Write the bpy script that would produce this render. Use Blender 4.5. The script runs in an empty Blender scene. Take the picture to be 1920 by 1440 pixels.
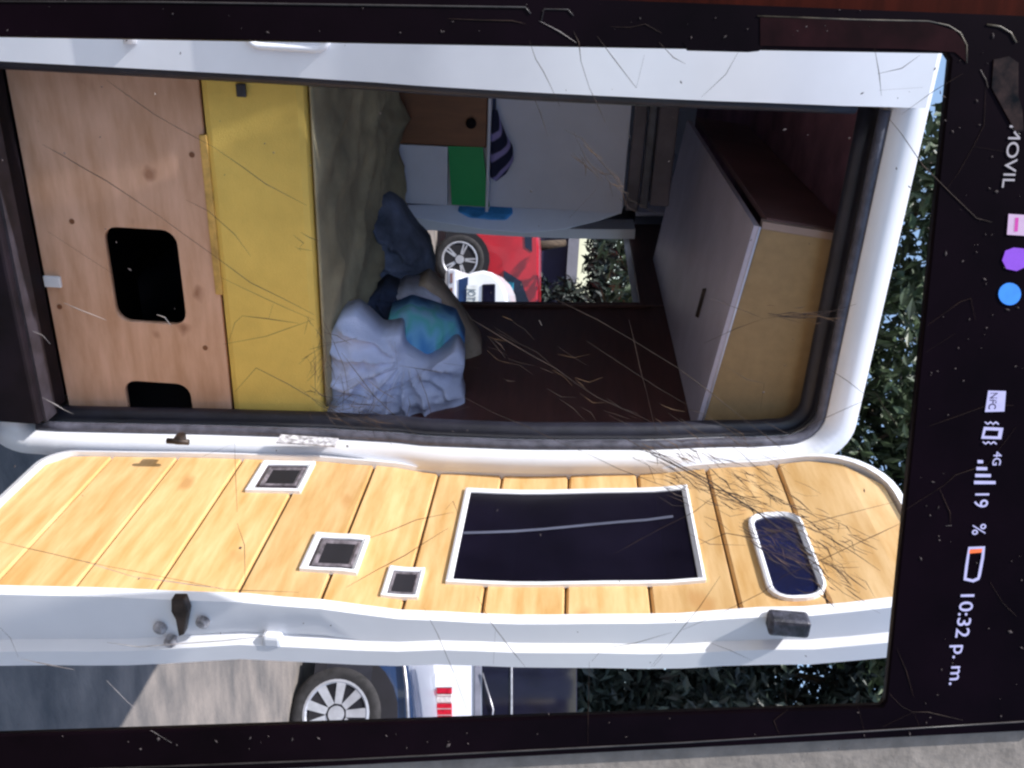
import bpy, bmesh, math, random
from mathutils import Vector, Matrix, noise

random.seed(7)
SC = bpy.context.scene
COL = SC.collection
R = math.radians

# ------------------------------------------------------------------ camera
CAMZ = 1.55
RIGHT = Vector((.9014, -.4277, .0660)).normalized()
UP = Vector((-.0404, .0686, .9968)); UP = (UP - RIGHT * UP.dot(RIGHT)).normalized()
FWD = UP.cross(RIGHT).normalized()
F = 1707.0
CP = Vector((0, 0, CAMZ))
cd = bpy.data.cameras.new('camera'); cam = bpy.data.objects.new('camera', cd); COL.objects.link(cam)
cd.sensor_width = 36; cd.lens = 36 * F / 1920; cd.clip_start = .05; cd.clip_end = 800
m = Matrix((UP, -RIGHT, -FWD)).transposed().to_4x4(); m.translation = CP   # the phone lies on its side: rolled a quarter turn
cam.matrix_world = m
SC.camera = cam

# ------------------------------------------------------------------ sky, sun, exposure
TRAVEL = Vector((.60, .085, -.70)).normalized()
w = bpy.data.worlds.new('World'); SC.world = w; w.use_nodes = True
nt = w.node_tree; bg = nt.nodes['Background']
sky = nt.nodes.new('ShaderNodeTexSky'); sky.sky_type = 'NISHITA'; sky.sun_disc = False
sky.sun_elevation = math.asin(-TRAVEL.z)
sky.sun_rotation = math.atan2(-TRAVEL.x, -TRAVEL.y)
nt.links.new(sky.outputs[0], bg.inputs[0]); bg.inputs[1].default_value = .15
sd = bpy.data.lights.new('sun', 'SUN'); sd.energy = 4.2; sd.angle = R(.5); sd.color = (1, .965, .93)
so = bpy.data.objects.new('sun', sd); COL.objects.link(so); so.location = (-4, -1, 8)
so.rotation_euler = TRAVEL.to_track_quat('-Z', 'Y').to_euler()
SC.view_settings.view_transform = 'Standard'; SC.view_settings.look = 'None'
SC.view_settings.exposure = .64; SC.view_settings.gamma = 1
SC.cycles.max_bounces = 8; SC.cycles.diffuse_bounces = 5
SC.cycles.use_denoising = True
SC.cycles.filter_width = 2.4

# ------------------------------------------------------------------ helpers
def ray(x, y):                       # photograph pixel (1920 x 1440) -> viewing direction, unit depth
    return RIGHT * ((y - 720) / F) + UP * ((x - 960) / F) + FWD
def P(x, y, X=None, Y=None, Z=None, t=None):
    d = ray(x, y)
    if X is not None: t = X / d.x
    elif Y is not None: t = Y / d.y
    elif Z is not None: t = (Z - CAMZ) / d.z
    return CP + d * t

MATS = {}
def mat(name, col, rough=.6, var=.12, scale=8., bump=0., bscale=60., metal=0., spec=.5, stretch=(1, 1, 1), col2=None, coat=0., emit=0., rnd=.0, detail=5.):
    if name in MATS: return MATS[name]
    mt = bpy.data.materials.new(name); mt.use_nodes = True; n = mt.node_tree.nodes; l = mt.node_tree.links
    b = n['Principled BSDF']
    tc = n.new('ShaderNodeTexCoord'); mp = n.new('ShaderNodeMapping'); mp.inputs['Scale'].default_value = stretch
    l.new(tc.outputs['Object'], mp.inputs[0])
    nz = n.new('ShaderNodeTexNoise'); nz.inputs['Scale'].default_value = scale; nz.inputs['Detail'].default_value = detail; nz.inputs['Roughness'].default_value = .6
    l.new(mp.outputs[0], nz.inputs['Vector'])
    r = n.new('ShaderNodeValToRGB')
    c2 = col2 or tuple(max(0, c * (1 - var * 2)) for c in col)
    c1 = tuple(min(1, c * (1 + var)) for c in col)
    r.color_ramp.elements[0].position = .32; r.color_ramp.elements[1].position = .66
    r.color_ramp.elements[0].color = (*c2, 1); r.color_ramp.elements[1].color = (*c1, 1)
    l.new(nz.outputs['Fac'], r.inputs[0])
    outc = r.outputs[0]
    if rnd:
        oi = n.new('ShaderNodeObjectInfo'); hs = n.new('ShaderNodeHueSaturation')
        mr = n.new('ShaderNodeMapRange'); mr.inputs[3].default_value = 1 - rnd; mr.inputs[4].default_value = 1 + rnd
        l.new(oi.outputs['Random'], mr.inputs[0]); l.new(mr.outputs[0], hs.inputs['Value']); l.new(outc, hs.inputs['Color']); outc = hs.outputs[0]
    l.new(outc, b.inputs['Base Color'])
    b.inputs['Roughness'].default_value = rough; b.inputs['Metallic'].default_value = metal
    b.inputs['Specular IOR Level'].default_value = spec; b.inputs['Coat Weight'].default_value = coat
    if bump:
        n2 = n.new('ShaderNodeTexNoise'); n2.inputs['Scale'].default_value = bscale; n2.inputs['Detail'].default_value = 4
        l.new(mp.outputs[0], n2.inputs['Vector'])
        bp = n.new('ShaderNodeBump'); bp.inputs['Strength'].default_value = bump; bp.inputs['Distance'].default_value = .01
        l.new(n2.outputs['Fac'], bp.inputs['Height']); l.new(bp.outputs[0], b.inputs['Normal'])
    if emit:
        l.new(outc, b.inputs['Emission Color']); b.inputs['Emission Strength'].default_value = emit
    MATS[name] = mt; return mt

def clear_glass(name, tint, refl=.12):
    if name in MATS: return MATS[name]
    mt = bpy.data.materials.new(name); mt.use_nodes = True; n = mt.node_tree.nodes; l = mt.node_tree.links
    n.remove(n['Principled BSDF'])
    tr = n.new('ShaderNodeBsdfTransparent'); tr.inputs[0].default_value = (*tint, 1)
    gl = n.new('ShaderNodeBsdfGlossy'); gl.inputs['Roughness'].default_value = .02
    mx = n.new('ShaderNodeMixShader'); mx.inputs[0].default_value = refl
    l.new(tr.outputs[0], mx.inputs[1]); l.new(gl.outputs[0], mx.inputs[2]); l.new(mx.outputs[0], n['Material Output'].inputs[0])
    MATS[name] = mt; return mt

def emis(name, col, s):
    if name in MATS: return MATS[name]
    mt = bpy.data.materials.new(name); mt.use_nodes = True; n = mt.node_tree.nodes; l = mt.node_tree.links
    b = n['Principled BSDF']; b.inputs['Base Color'].default_value = (*[c * .3 for c in col], 1)
    nz = n.new('ShaderNodeTexNoise'); nz.inputs['Scale'].default_value = 120
    rp = n.new('ShaderNodeValToRGB'); rp.color_ramp.elements[0].color = (*[c * .7 for c in col], 1); rp.color_ramp.elements[1].color = (*col, 1)
    tc = n.new('ShaderNodeTexCoord'); l.new(tc.outputs['Object'], nz.inputs['Vector'])
    l.new(nz.outputs['Fac'], rp.inputs[0]); l.new(rp.outputs[0], b.inputs['Emission Color']); b.inputs['Emission Strength'].default_value = s
    MATS[name] = mt; return mt

def mesh(name, verts, faces, material, parent=None, smooth=False):
    off = parent['_o'] if parent is not None and '_o' in parent else (0, 0, 0)
    off = Vector(off)
    me = bpy.data.meshes.new(name); me.from_pydata([Vector(v) - off for v in verts], [], faces)
    bm = bmesh.new(); bm.from_mesh(me); bmesh.ops.recalc_face_normals(bm, faces=bm.faces); bm.to_mesh(me); bm.free()
    if smooth:
        for p in me.polygons: p.use_smooth = True
    me.materials.append(material)
    o = bpy.data.objects.new(name, me); COL.objects.link(o)
    if parent is not None: o.parent = parent; o['_o'] = (0, 0, 0) if False else tuple(off)
    return o

def tag(o, label, cat, group=None):
    o['label'] = label; o['category'] = cat
    if group: o['group'] = group
    return o
def thing(name, loc, label, cat, group=None):
    o = bpy.data.objects.new(name, None); COL.objects.link(o); o.location = loc; o['_o'] = tuple(loc)
    return tag(o, label, cat, group)

def bevel(o, wd=.004, seg=2, ang=40):
    b = o.modifiers.new('bevel', 'BEVEL'); b.width = wd; b.segments = seg; b.limit_method = 'ANGLE'; b.angle_limit = R(ang)
    return o

def box(name, a, b, material, parent=None, bev=0.):
    (x0, y0, z0), (x1, y1, z1) = a, b
    v = [(x0, y0, z0), (x1, y0, z0), (x1, y1, z0), (x0, y1, z0), (x0, y0, z1), (x1, y0, z1), (x1, y1, z1), (x0, y1, z1)]
    f = [(0, 1, 2, 3), (4, 5, 6, 7), (0, 1, 5, 4), (1, 2, 6, 5), (2, 3, 7, 6), (3, 0, 4, 7)]
    o = mesh(name, v, f, material, parent)
    return bevel(o, bev) if bev else o

def prism(name, pts, d, material, parent=None, bev=0., smooth=False):   # polygon in 3D pushed along d
    d = Vector(d); n = len(pts); pts = [Vector(p) for p in pts]
    v = pts + [p + d for p in pts]
    f = [tuple(range(n)), tuple(range(n, 2 * n))] + [(i, (i + 1) % n, n + (i + 1) % n, n + i) for i in range(n)]
    o = mesh(name, v, f, material, parent, smooth)
    return bevel(o, bev) if bev else o

def tube_geo(pts, rad, sides=8, closed=False):
    pts = [Vector(p) for p in pts]; n = len(pts); v = []; f = []
    prev = None
    for i, p in enumerate(pts):
        a = pts[i - 1] if (i or closed) else p; b = pts[(i + 1) % n] if (i < n - 1 or closed) else p
        t = (b - a).normalized()
        if prev is None:
            s = t.cross(Vector((0, 0, 1)));
            if s.length < .1: s = t.cross(Vector((1, 0, 0)))
        else: s = prev - t * prev.dot(t)
        s.normalize(); prev = s; q = t.cross(s)
        r = rad[i] if isinstance(rad, (list, tuple)) else rad
        for k in range(sides):
            an = 2 * math.pi * k / sides; v.append(p + (s * math.cos(an) + q * math.sin(an)) * r)
    m_ = n if closed else n - 1
    for i in range(m_):
        for k in range(sides):
            j = (i + 1) % n; f.append((i * sides + k, i * sides + (k + 1) % sides, j * sides + (k + 1) % sides, j * sides + k))
    if not closed: f += [tuple(range(sides)), tuple(range((n - 1) * sides, n * sides))]
    return v, f
def tube(name, pts, rad, material, parent=None, sides=8, closed=False):
    v, f = tube_geo(pts, rad, sides, closed)
    return mesh(name, v, f, material, parent, True)

def rrect(x0, y0, x1, y1, r, n=6):
    out = []
    for cx, cy, a in ((x1 - r, y1 - r, 0), (x0 + r, y1 - r, 90), (x0 + r, y0 + r, 180), (x1 - r, y0 + r, 270)):
        for k in range(n + 1):
            an = R(a + 90 * k / n); out.append((cx + r * math.cos(an), cy + r * math.sin(an)))
    return out

def flat(name, outlines, thick, O, ex, ey, material, parent=None, bev=0.):   # 2D outlines (holes allowed) laid on the plane O, ex, ey; thickness goes along -ex x ey
    cu = bpy.data.curves.new(name, 'CURVE'); cu.dimensions = '2D'; cu.fill_mode = 'BOTH'; cu.extrude = thick / 2
    for ol in outlines:
        s = cu.splines.new('POLY'); s.points.add(len(ol) - 1); s.use_cyclic_u = True
        for p, q in zip(s.points, ol): p.co = (q[0], q[1], 0, 1)
    return curve_to(name, cu, thick, O, ex, ey, material, parent, bev)
def curve_to(name, cu, thick, O, ex, ey, material, parent=None, bev=0.):
    co = bpy.data.objects.new(name + '_c', cu); COL.objects.link(co)
    dg = bpy.context.evaluated_depsgraph_get(); me = bpy.data.meshes.new_from_object(co.evaluated_get(dg))
    bpy.data.objects.remove(co); bpy.data.curves.remove(cu)
    O, ex, ey = Vector(O), Vector(ex), Vector(ey); ez = ex.cross(ey)
    off = Vector(parent['_o']) if parent is not None else Vector()
    for v in me.vertices:
        c = v.co.copy(); v.co = O + ex * c.x + ey * c.y + ez * (c.z - thick / 2) - off
    bm = bmesh.new(); bm.from_mesh(me); bmesh.ops.remove_doubles(bm, verts=bm.verts, dist=1e-6); bmesh.ops.recalc_face_normals(bm, faces=bm.faces); bm.to_mesh(me); bm.free()
    me.name = name; me.materials.clear(); me.materials.append(material)
    for p in me.polygons: p.material_index = 0
    o = bpy.data.objects.new(name, me); COL.objects.link(o)
    if parent is not None: o.parent = parent; o['_o'] = tuple(off)
    return bevel(o, bev) if bev else o
def lettering(name, body, size, thick, O, ex, ey, material, parent, sx=1., bold=0.):
    cu = bpy.data.curves.new(name, 'FONT'); cu.body = body; cu.size = size; cu.extrude = thick / 2; cu.offset = bold
    cu.resolution_u = 4
    return curve_to(name, cu, thick, O, Vector(ex) * sx, ey, material, parent)

def lerp_tab(tab, z):
    if z <= tab[0][0]: return tab[0][1]
    for (a, va), (b, vb) in zip(tab, tab[1:]):
        if z <= b:
            k = (z - a) / (b - a); k = k * k * (3 - 2 * k); return va + (vb - va) * k
    return tab[-1][1]

def fbm(x, y, z=0., o=4):
    return noise.fractal(Vector((x, y, z)), 1., 2., o)

class Fr:                             # a local frame for things that stand at an angle
    def __init__(s, O, ex, ey, ez=(0, 0, 1)): s.O, s.ex, s.ey, s.ez = Vector(O), Vector(ex).normalized(), Vector(ey).normalized(), Vector(ez).normalized()
    def __call__(s, x, y, z): return s.O + s.ex * x + s.ey * y + s.ez * z

# ------------------------------------------------------------------ materials
WHITE = mat('white_paint', (.84, .85, .90), .28, .05, 2.2, coat=.3)
WHITE_IN = mat('white_paint_inner', (.72, .74, .8), .4, .05, 5)
RUB = mat('black_rubber', (.018, .018, .03), .45, .2, 20, bump=.1)
RUB_GREY = mat('grey_rubber', (.09, .09, .12), .4, .25, 30, bump=.2)
SILL = mat('dark_sill', (.008, .005, .009), .7, .3, 12, spec=.2)
PINE = mat('pine_plank', (.64, .43, .21), .5, .14, 5, bump=.08, bscale=70, stretch=(6, 1.2, 9), col2=(.56, .32, .11), rnd=.13)
def knots(mt, scale, col, thr=.13):
    n = mt.node_tree.nodes; l = mt.node_tree.links; bs = n['Principled BSDF']; src = bs.inputs['Base Color'].links[0].from_socket
    tc = n.new('ShaderNodeTexCoord'); mp = n.new('ShaderNodeMapping'); mp.inputs['Scale'].default_value = scale
    vo = n.new('ShaderNodeTexVoronoi'); vo.inputs['Scale'].default_value = 1; nz = n.new('ShaderNodeTexNoise'); nz.inputs['Scale'].default_value = 2.2
    ad = n.new('ShaderNodeMixRGB'); ad.blend_type = 'ADD'; ad.inputs[0].default_value = .45
    l.new(tc.outputs['Object'], mp.inputs[0]); l.new(mp.outputs[0], nz.inputs[0]); l.new(mp.outputs[0], ad.inputs[1]); l.new(nz.outputs['Color'], ad.inputs[2]); l.new(ad.outputs[0], vo.inputs[0])
    r = n.new('ShaderNodeValToRGB'); r.color_ramp.elements[0].color = (.85, .85, .85, 1); r.color_ramp.elements[1].color = (0, 0, 0, 1); r.color_ramp.elements[0].position = thr * .35; r.color_ramp.elements[1].position = thr
    l.new(vo.outputs['Distance'], r.inputs[0]); mx = n.new('ShaderNodeMixRGB'); mx.inputs[2].default_value = (*col, 1)
    l.new(r.outputs[0], mx.inputs[0]); l.new(src, mx.inputs[1]); l.new(mx.outputs[0], bs.inputs['Base Color'])
knots(PINE, (4, 4.5, 9.), (.50, .27, .10), .18)
PLY = mat('plywood', (.63, .39, .28), .6, .1, 5, bump=.06, bscale=120, stretch=(1, 1, 5), col2=(.50, .28, .17))
knots(PLY, (7, 7, 9.), (.30, .14, .08), .16)
PLYEDGE = mat('plywood_edge', (.62, .38, .10), .6, .2, 30)
FOAM = mat('yellow_foam', (.80, .57, .15), 1., .05, 9, bump=.25, bscale=420, spec=.05)
OLIVE = mat('olive_cover', (.36, .31, .20), .95, .2, 6, bump=.3, bscale=400)
NAVY = mat('navy_cloth', (.035, .05, .11), .95, .3, 9, bump=.3, bscale=300)
GREYBLUE = mat('greyblue_cloth', (.14, .165, .25), .95, .35, 7, bump=.3, bscale=300)
SHEET = mat('pale_blue_sheet', (.52, .59, .84), .9, .08, 6, bump=.25, bscale=240)
BEIGE = mat('beige_cloth', (.36, .28, .22), .95, .2, 9, bump=.3, bscale=300)
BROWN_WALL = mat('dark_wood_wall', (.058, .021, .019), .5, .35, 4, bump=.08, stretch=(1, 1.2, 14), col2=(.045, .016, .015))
CAB_TAN = mat('tan_board', (.36, .24, .115), .7, .06, 40, bump=.12, bscale=420)
CAB_GREY = mat('grey_laminate', (.52, .48, .57), .5, .05, 10)
CAB_RED = mat('redbrown_board', (.17, .085, .082), .5, .2, 5)
CEIL = mat('headliner', (.20, .09, .125), .8, .2, 8)
GAP = mat('hollow_shade', (.008, .007, .012), .8, .2, 5)  # shade of holes and hollows put into a near-black colour
BLACKPANE = mat('black_gloss_panel', (.006, .005, .012), .2, .2, 6, spec=.15)
CAB_BROWN = mat('brown_door_board', (.20, .08, .035), .5, .15, 5, stretch=(6, 1, 1), col2=(.15, .055, .025))
PANEL_WHITE = mat('white_laminate', (.70, .72, .86), .5, .03, 8)
GREEN = mat('green_laminate', (.0, .36, .10), .5, .04, 9)
CLOTH_BLUE = mat('sky_blue_cloth', (.05, .28, .66), .9, .18, 14, bump=.4, bscale=120)
TRIMGREY = mat('grey_trim', (.16, .14, .17), .6, .2, 8)
STEEL = mat('galvanised_metal', (.5, .5, .54), .35, .15, 20, metal=.8)
DARKMETAL = mat('dark_bracket', (.05, .035, .03), .5, .4, 30, metal=.4)
PHONE = mat('phone_black_glass', (.0035, .0012, .003), .4, .25, 6, spec=.04)
PHONE_EDGE = mat('phone_rim', (.03, .025, .025), .4, .4, 30)
CRACK = mat('crack_edge', (.03, .018, .014), .6, .5, 60, col2=(.008, .005, .004), spec=.15)
STRAW = mat('straw_crack', (.10, .058, .03), .6, .5, 60, col2=(.03, .016, .01), spec=.15)
CRACK_W = mat('crack_glint', (.25, .22, .21), .3, .4, 60)
TABLE_G = mat('grey_tabletop', (.22, .195, .175), .8, .12, 40, bump=.2, bscale=90)
TABLE_R = mat('redbrown_wood', (.03, .004, .002), .8, .25, 6, stretch=(1, 1, 8), spec=.05)

# ------------------------------------------------------------------ ground
g = mesh('ground', [(-300, -300, 0), (300, -300, 0), (300, 300, 0), (-300, 300, 0)], [(0, 1, 2, 3)],
         mat('paving', (.215, .185, .165), .9, .22, .9, bump=.5, bscale=14, col2=(.10, .095, .095), stretch=(2.5, 6, 1), detail=9)); g['kind'] = 'structure'

# ------------------------------------------------------------------ the white camper van
Y0 = 1.63                                                # rear plane
BUL = [(.45, .010), (.79, .013), (1.05, .019), (1.2, .030), (1.33, .048), (1.51, .054), (1.72, .048), (1.93, .029), (2.16, 0)]
def b(z): return lerp_tab(BUL, z)
XL, XC, XR = -.468, .222, .912                            # opening left, middle, right
ZS, ZT = .505, 2.095
OXL, OXR, OZB, OZT = -.525, .969, .32, 2.168             # outer body
VAN = thing('camper_van', (.2, 3.2, 0), 'white camper van with its right rear door open showing a bed inside', 'van')

def tum(x, z): return XC + (x - XC) * (1 + .087 * (1.4 - max(.5, z)))     # body sides lean in towards the roof
def ring_pts(x0, z0, x1, z1, rb, rt, n=10, m=14):
    """points round a rounded rectangle, the same count for every call"""
    out = []
    def seg(a, bb, k):
        for i in range(k): out.append((a[0] + (bb[0] - a[0]) * i / k, a[1] + (bb[1] - a[1]) * i / k))
    def arc(cx, cz, r, a0):
        for i in range(n): an = R(a0 + 90 * i / n); out.append((cx + r * math.cos(an), cz + r * math.sin(an)))
    seg((x1, z0 + rb), (x1, z1 - rt), m * 2); arc(x1 - rt, z1 - rt, rt, 0)
    seg((x1 - rt, z1), (x0 + rt, z1), m); arc(x0 + rt, z1 - rt, rt, 90)
    seg((x0, z1 - rt), (x0, z0 + rb), m * 2); arc(x0 + rb, z0 + rb, rb, 180)
    seg((x0 + rb, z0), (x1 - rb, z0), m); arc(x1 - rb, z0 + rb, rb, 270)
    return [(tum(x, z), z) for x, z in out]
outer = ring_pts(OXL, OZB, OXR, OZT, .10, .10)
mid = ring_pts(OXL + .012, OZB + .02, OXR - .012, OZT - .016, .10, .095)
inner = ring_pts(XL, .42, XR, ZT, .03, .065)
inner2 = ring_pts(XL, .42, XR, ZT, .03, .065)
N = len(outer); v = []; f = []
for lst, dy in ((outer, .05), (mid, .0), (inner, .012), (inner2, .09)):
    v += [(x, Y0 - b(z) + dy, z) for x, z in lst]
for k in range(3):
    for i in range(N): j = (i + 1) % N; f.append((k * N + i, k * N + j, (k + 1) * N + j, (k + 1) * N + i))
mesh('rear_body_frame', v, f, WHITE, VAN, True)
# side walls and roof: a skin swept forward, with a door opening in the right side
YF = 5.2
DO = (2.52, 3.40, .50, 1.80)                            # side door opening Y0 Y1 Z0 Z1
def side_y(i): return Y0 - b(outer[i][1]) + .05
roofpts = [i for i in range(N)]
v = []; f = []
ys = [None, 2.52, 3.40, 4.4, YF]
for yi in ys:
    for (x, z) in outer:
        y = (Y0 - b(z) + .05) if yi is None else yi
        zz = z if yi != YF else (z if z < 1.2 else 1.2 + (z - 1.2) * .35)
        v.append((x, y, zz))
for k in range(len(ys) - 1):
    for i in range(N):
        j = (i + 1) % N; x, z = outer[i]; x2, z2 = outer[j]
        if k == 1 and x > .8 and x2 > .8 and DO[2] < (z + z2) / 2 < DO[3]: continue
        f.append((k * N + i, k * N + j, (k + 1) * N + j, (k + 1) * N + i))
f.append(tuple(range((len(ys) - 1) * N, len(ys) * N)))
mesh('side_and_roof_skin', v, f, WHITE, VAN, False)
# inner lining
box('floor', (XL - .03, 1.74, .44), (XR + .02, 5.0, .48), SILL, VAN)
box('headliner', (XL + .02, 1.70, 2.105), (XR - .02, 4.2, 2.125), CEIL, VAN)
box('wall_lining', (XL - .05, 1.72, .57), (XL - .03, 5.0, 2.13), PANEL_WHITE, VAN)['label'] = 'pale inner lining opposite the side door'
# dark wood lining of the right wall
def wall_slab(name, y0, y1, z0, z1, material, xo=.905, th=.014):
    def wx(z): return xo + .06 * (1.4 - max(.5, z))
    return prism(name, [(wx(z0), y0, z0), (wx(z1), y0, z1), (wx(z1) + th, y0, z1), (wx(z0) + th, y0, z0)], (0, y1 - y0, 0), material, VAN, .002)
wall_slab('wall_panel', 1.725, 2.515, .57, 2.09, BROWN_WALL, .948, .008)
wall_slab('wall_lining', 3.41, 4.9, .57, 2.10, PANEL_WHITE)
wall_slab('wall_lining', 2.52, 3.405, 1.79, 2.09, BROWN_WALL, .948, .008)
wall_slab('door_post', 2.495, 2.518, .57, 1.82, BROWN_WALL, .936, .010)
# sill
box('sill_step', (XL, Y0 - .03, .40), (XR + .02, 1.713, ZS - .012), SILL, VAN, .006)
box('scuff_plate', (XL, Y0 - .012, ZS - .0118), (XR + .02, 1.66, ZS - .006), mat('scuff', (.03, .026, .036), .5, .3, 20), VAN)
box('bumper', (OXL - .02, 1.42, .26), (OXR + .02, 1.62, .40), RUB, VAN, .03)
# pillar and seal of the side door opening, bowed like the body side
pil = []; seal = []
for k in range(25):
    z = .9 + k * (1.80 - .9) / 24; bow = .10 * math.sin(math.pi * (z - .75) / 1.2)
    pil.append(Vector((.86, 3.20 - bow * .9, z))); seal.append(Vector((.85, 3.22 - bow * 1.1, z)))
v = []; f = []
for p in pil: v += [p + Vector((0, -.06, 0)), p + Vector((.03, -.075, 0)), p + Vector((0, .07, 0)), p + Vector((.03, .07, 0))]
for k in range(24):
    a = 4 * k; c = a + 4
    f += [(a, a + 1, c + 1, c), (a + 1, a + 3, c + 3, c + 1), (a + 3, a + 2, c + 2, c + 3), (a + 2, a, c, c + 2)]
mesh('side_door_pillar', v, f, WHITE, VAN)
tube('side_door_seal', [p + Vector((-.005, .11, 0)) for p in pil], .034, RUB, VAN, 10)
# rear opening rubber seal
sealring = ring_pts(XL + .008, .43, XR - .006, ZT - .008, .03, .06)
tube('rear_seal', [(x, Y0 - b(z) + .026, z) for x, z in sealring[:54] if x > XC - .05 and z > .44], .011, RUB_GREY, VAN, 8)
tube('inner_seal', [(x, Y0 - b(z) + .075, z) for x, z in ring_pts(XL + .02, .43, XR - .012, ZT - .022, .03, .055)[:54] if x > XC - .05 and z > .44], .019, RUB, VAN, 8)

# closed left leaf
LD = []
def leaf_skin(name, x0, x1, z0, z1, dy, th, material, parent, nz=24, nx=2):
    v = []; f = []
    for s in (0, 1):
        for i in range(nz + 1):
            z = z0 + (z1 - z0) * i / nz
            for k in range(nx + 1): v.append((x0 + (x1 - x0) * k / nx, Y0 - b(z) + dy + s * th, z))
    W = nx + 1; M = (nz + 1) * W
    for s in (0, 1):
        for i in range(nz):
            for k in range(nx): a = s * M + i * W + k; f.append((a, a + 1, a + W + 1, a + W))
    for i in range(nz):
        a = i * W; f.append((a, a + W, M + a + W, M + a)); a = i * W + nx; f.append((a, a + W, M + a + W, M + a))
    for k in range(nx): f.append((k, k + 1, M + k + 1, M + k)); a = nz * W + k; f.append((a, a + 1, M + a + 1, M + a))
    o = mesh(name, v, f, material, parent, True)
    md = o.modifiers.new('e', 'EDGE_SPLIT'); md.split_angle = R(50)
    return o
leafL = leaf_skin('closed_rear_door', XL + .02, XC - .012, ZS - .06, ZT + .04, -.03, .035, WHITE, VAN)
leafL['label'] = 'closed left rear door at the edge of the opening'
tube('door_edge_seal', [(XC - .006, Y0 - b(z) + .004, z) for z in [ZS - .03 + k * .05 for k in range(32)]], .012, RUB, VAN, 8)
# pressed recess outline on the closed leaf
def on_leaf(x, z, dy=-.033): return Vector((x, Y0 - b(z) + dy, z))
rec = [on_leaf(x, z) for x, z in rrect(-.2, 1.005, .163, 1.145, .022)]
tube('pressed_recess', rec, .006, WHITE, leafL, 8, closed=True)
tube('pressed_rib', [on_leaf(x, .80 + .002 * math.sin(x * 9), -.030) for x in [-.4 + k * .03 for k in range(20)]], .012, WHITE, leafL, 10)

# ---- the open right leaf, swung out at a right angle
HX, HY, FY = .905, 1.604, 1.132                         # inner face X, hinge Y, free edge Y
DOOR = bpy.data.objects.new('open_rear_door', None)
def dX(z): return HX + b(z) + .075 * (1.5 - z)
# outline of the leaf in (Y, Z)
DZ0, DZ1 = .50, 2.19
def leaf_outline(inset=0., rt=.15, rb=.06, n=8, nzs=26):
    y0, y1, z0, z1 = FY + inset, HY - inset, DZ0 + inset, DZ1 - inset
    out = []
    for i in range(nzs + 1): z = z0 + (z1 - .03 - z0) * i / nzs; out.append((y0, z))
    out.append((y0 + .012, z1 - .006)); out.append((y0 + .03, z1))
    for k in range(n + 1): an = R(90 - 90 * k / n); out.append((y1 - rt + rt * math.cos(an), z1 - rt + rt * math.sin(an)))
    for i in range(1, nzs): z = z1 - rt + (z0 + rb - z1 + rt) * i / nzs; out.append((y1, z))
    for k in range(n + 1): an = R(0 - 90 * k / n); out.append((y1 - rb + rb * math.cos(an), z0 + rb + rb * math.sin(an)))
    return out
ol = leaf_outline(); n_ = len(ol)
v = []; f = []
il = leaf_outline(.016)
for pts, dx in ((il, .016), (il, -.004), (ol, .002), (ol, .055), (leaf_outline(.004), .062), (leaf_outline(-.012, .15), .075), (leaf_outline(-.012, .15), .105), (leaf_outline(.01), .118)):
    v += [(dX(z) + dx + (lerp_tab([(.5, .045), (.8, .032), (1.15, .0), (1.45, -.026), (2.2, -.014)], z) if dx > .06 else 0), y, z) for y, z in pts]
for k in range(7):
    for i in range(n_): j = (i + 1) % n_; f.append((k * n_ + i, k * n_ + j, (k + 1) * n_ + j, (k + 1) * n_ + i))
f.append(tuple(range(7 * n_, 8 * n_)))
DOOR = mesh('open_rear_door', v, f, WHITE, VAN, True); DOOR['label'] = 'open right rear door lined with pine planks'
md = DOOR.modifiers.new('e', 'EDGE_SPLIT'); md.split_angle = R(35)
# backing board + planks
def clip_y(z):                                          # Y range of the lining at height z
    y0, y1, z0, z1 = FY + .017, HY - .017, DZ0 + .017, DZ1 - .017
    for r, zz, s in ((.15, z1 - .15, 1), (.06, z0 + .06, -1)):
        d = (z - zz) * s
        if d > 0: y1 = (HY - .017) - r + math.sqrt(max(0, r * r - min(d, r) ** 2))
    return y0, max(y1, y0 + .05)
zs_at = lambda px: CAMZ + (px - 1037) / 1707 * 1.77
seams = [.517] + [zs_at(p) for p in (165, 300, 432, 565, 697, 825, 950, 1080, 1212, 1342, 1472)] + [2.173]
for a, c in zip(seams, seams[1:]):
    v = []; f = []; K = 5
    aa, cc = a + .0016, c - .0016
    rows = [(aa, .013), (aa + .0035, .006), ] + [(aa + (cc - aa) * q, .006) for q in (.33, .66)] + [(cc - .0035, .006), (cc, .013)]
    for z, d in rows:
        y0, y1 = clip_y(z); v += [(dX(z) + d, y0, z), (dX(z) + d, y1, z)]
    for z, d in reversed(rows):
        y0, y1 = clip_y(z); v += [(dX(z) + .016, y0, z), (dX(z) + .016, y1, z)]
    M = len(v) // 2
    for i in range(M): j = (i + 1) % M; f.append((2 * i, 2 * i + 1, 2 * j + 1, 2 * j))
    f += [tuple(2 * i for i in range(M)), tuple(2 * i + 1 for i in range(M))]
    mesh('plank', v, f, PINE, DOOR)
v = []; f = []
zz = [DZ0 + .02 + k * (DZ1 - DZ0 - .04) / 30 for k in range(31)]
for z in zz: y0, y1 = clip_y(z); v += [(dX(z) + .0145, y0, z), (dX(z) + .0145, y1, z)]
for k in range(30): f.append((2 * k, 2 * k + 1, 2 * k + 3, 2 * k + 2))
mesh('backing_sheet', v, f, mat('dark_groove', (.12, .06, .02), .9), DOOR)

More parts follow.
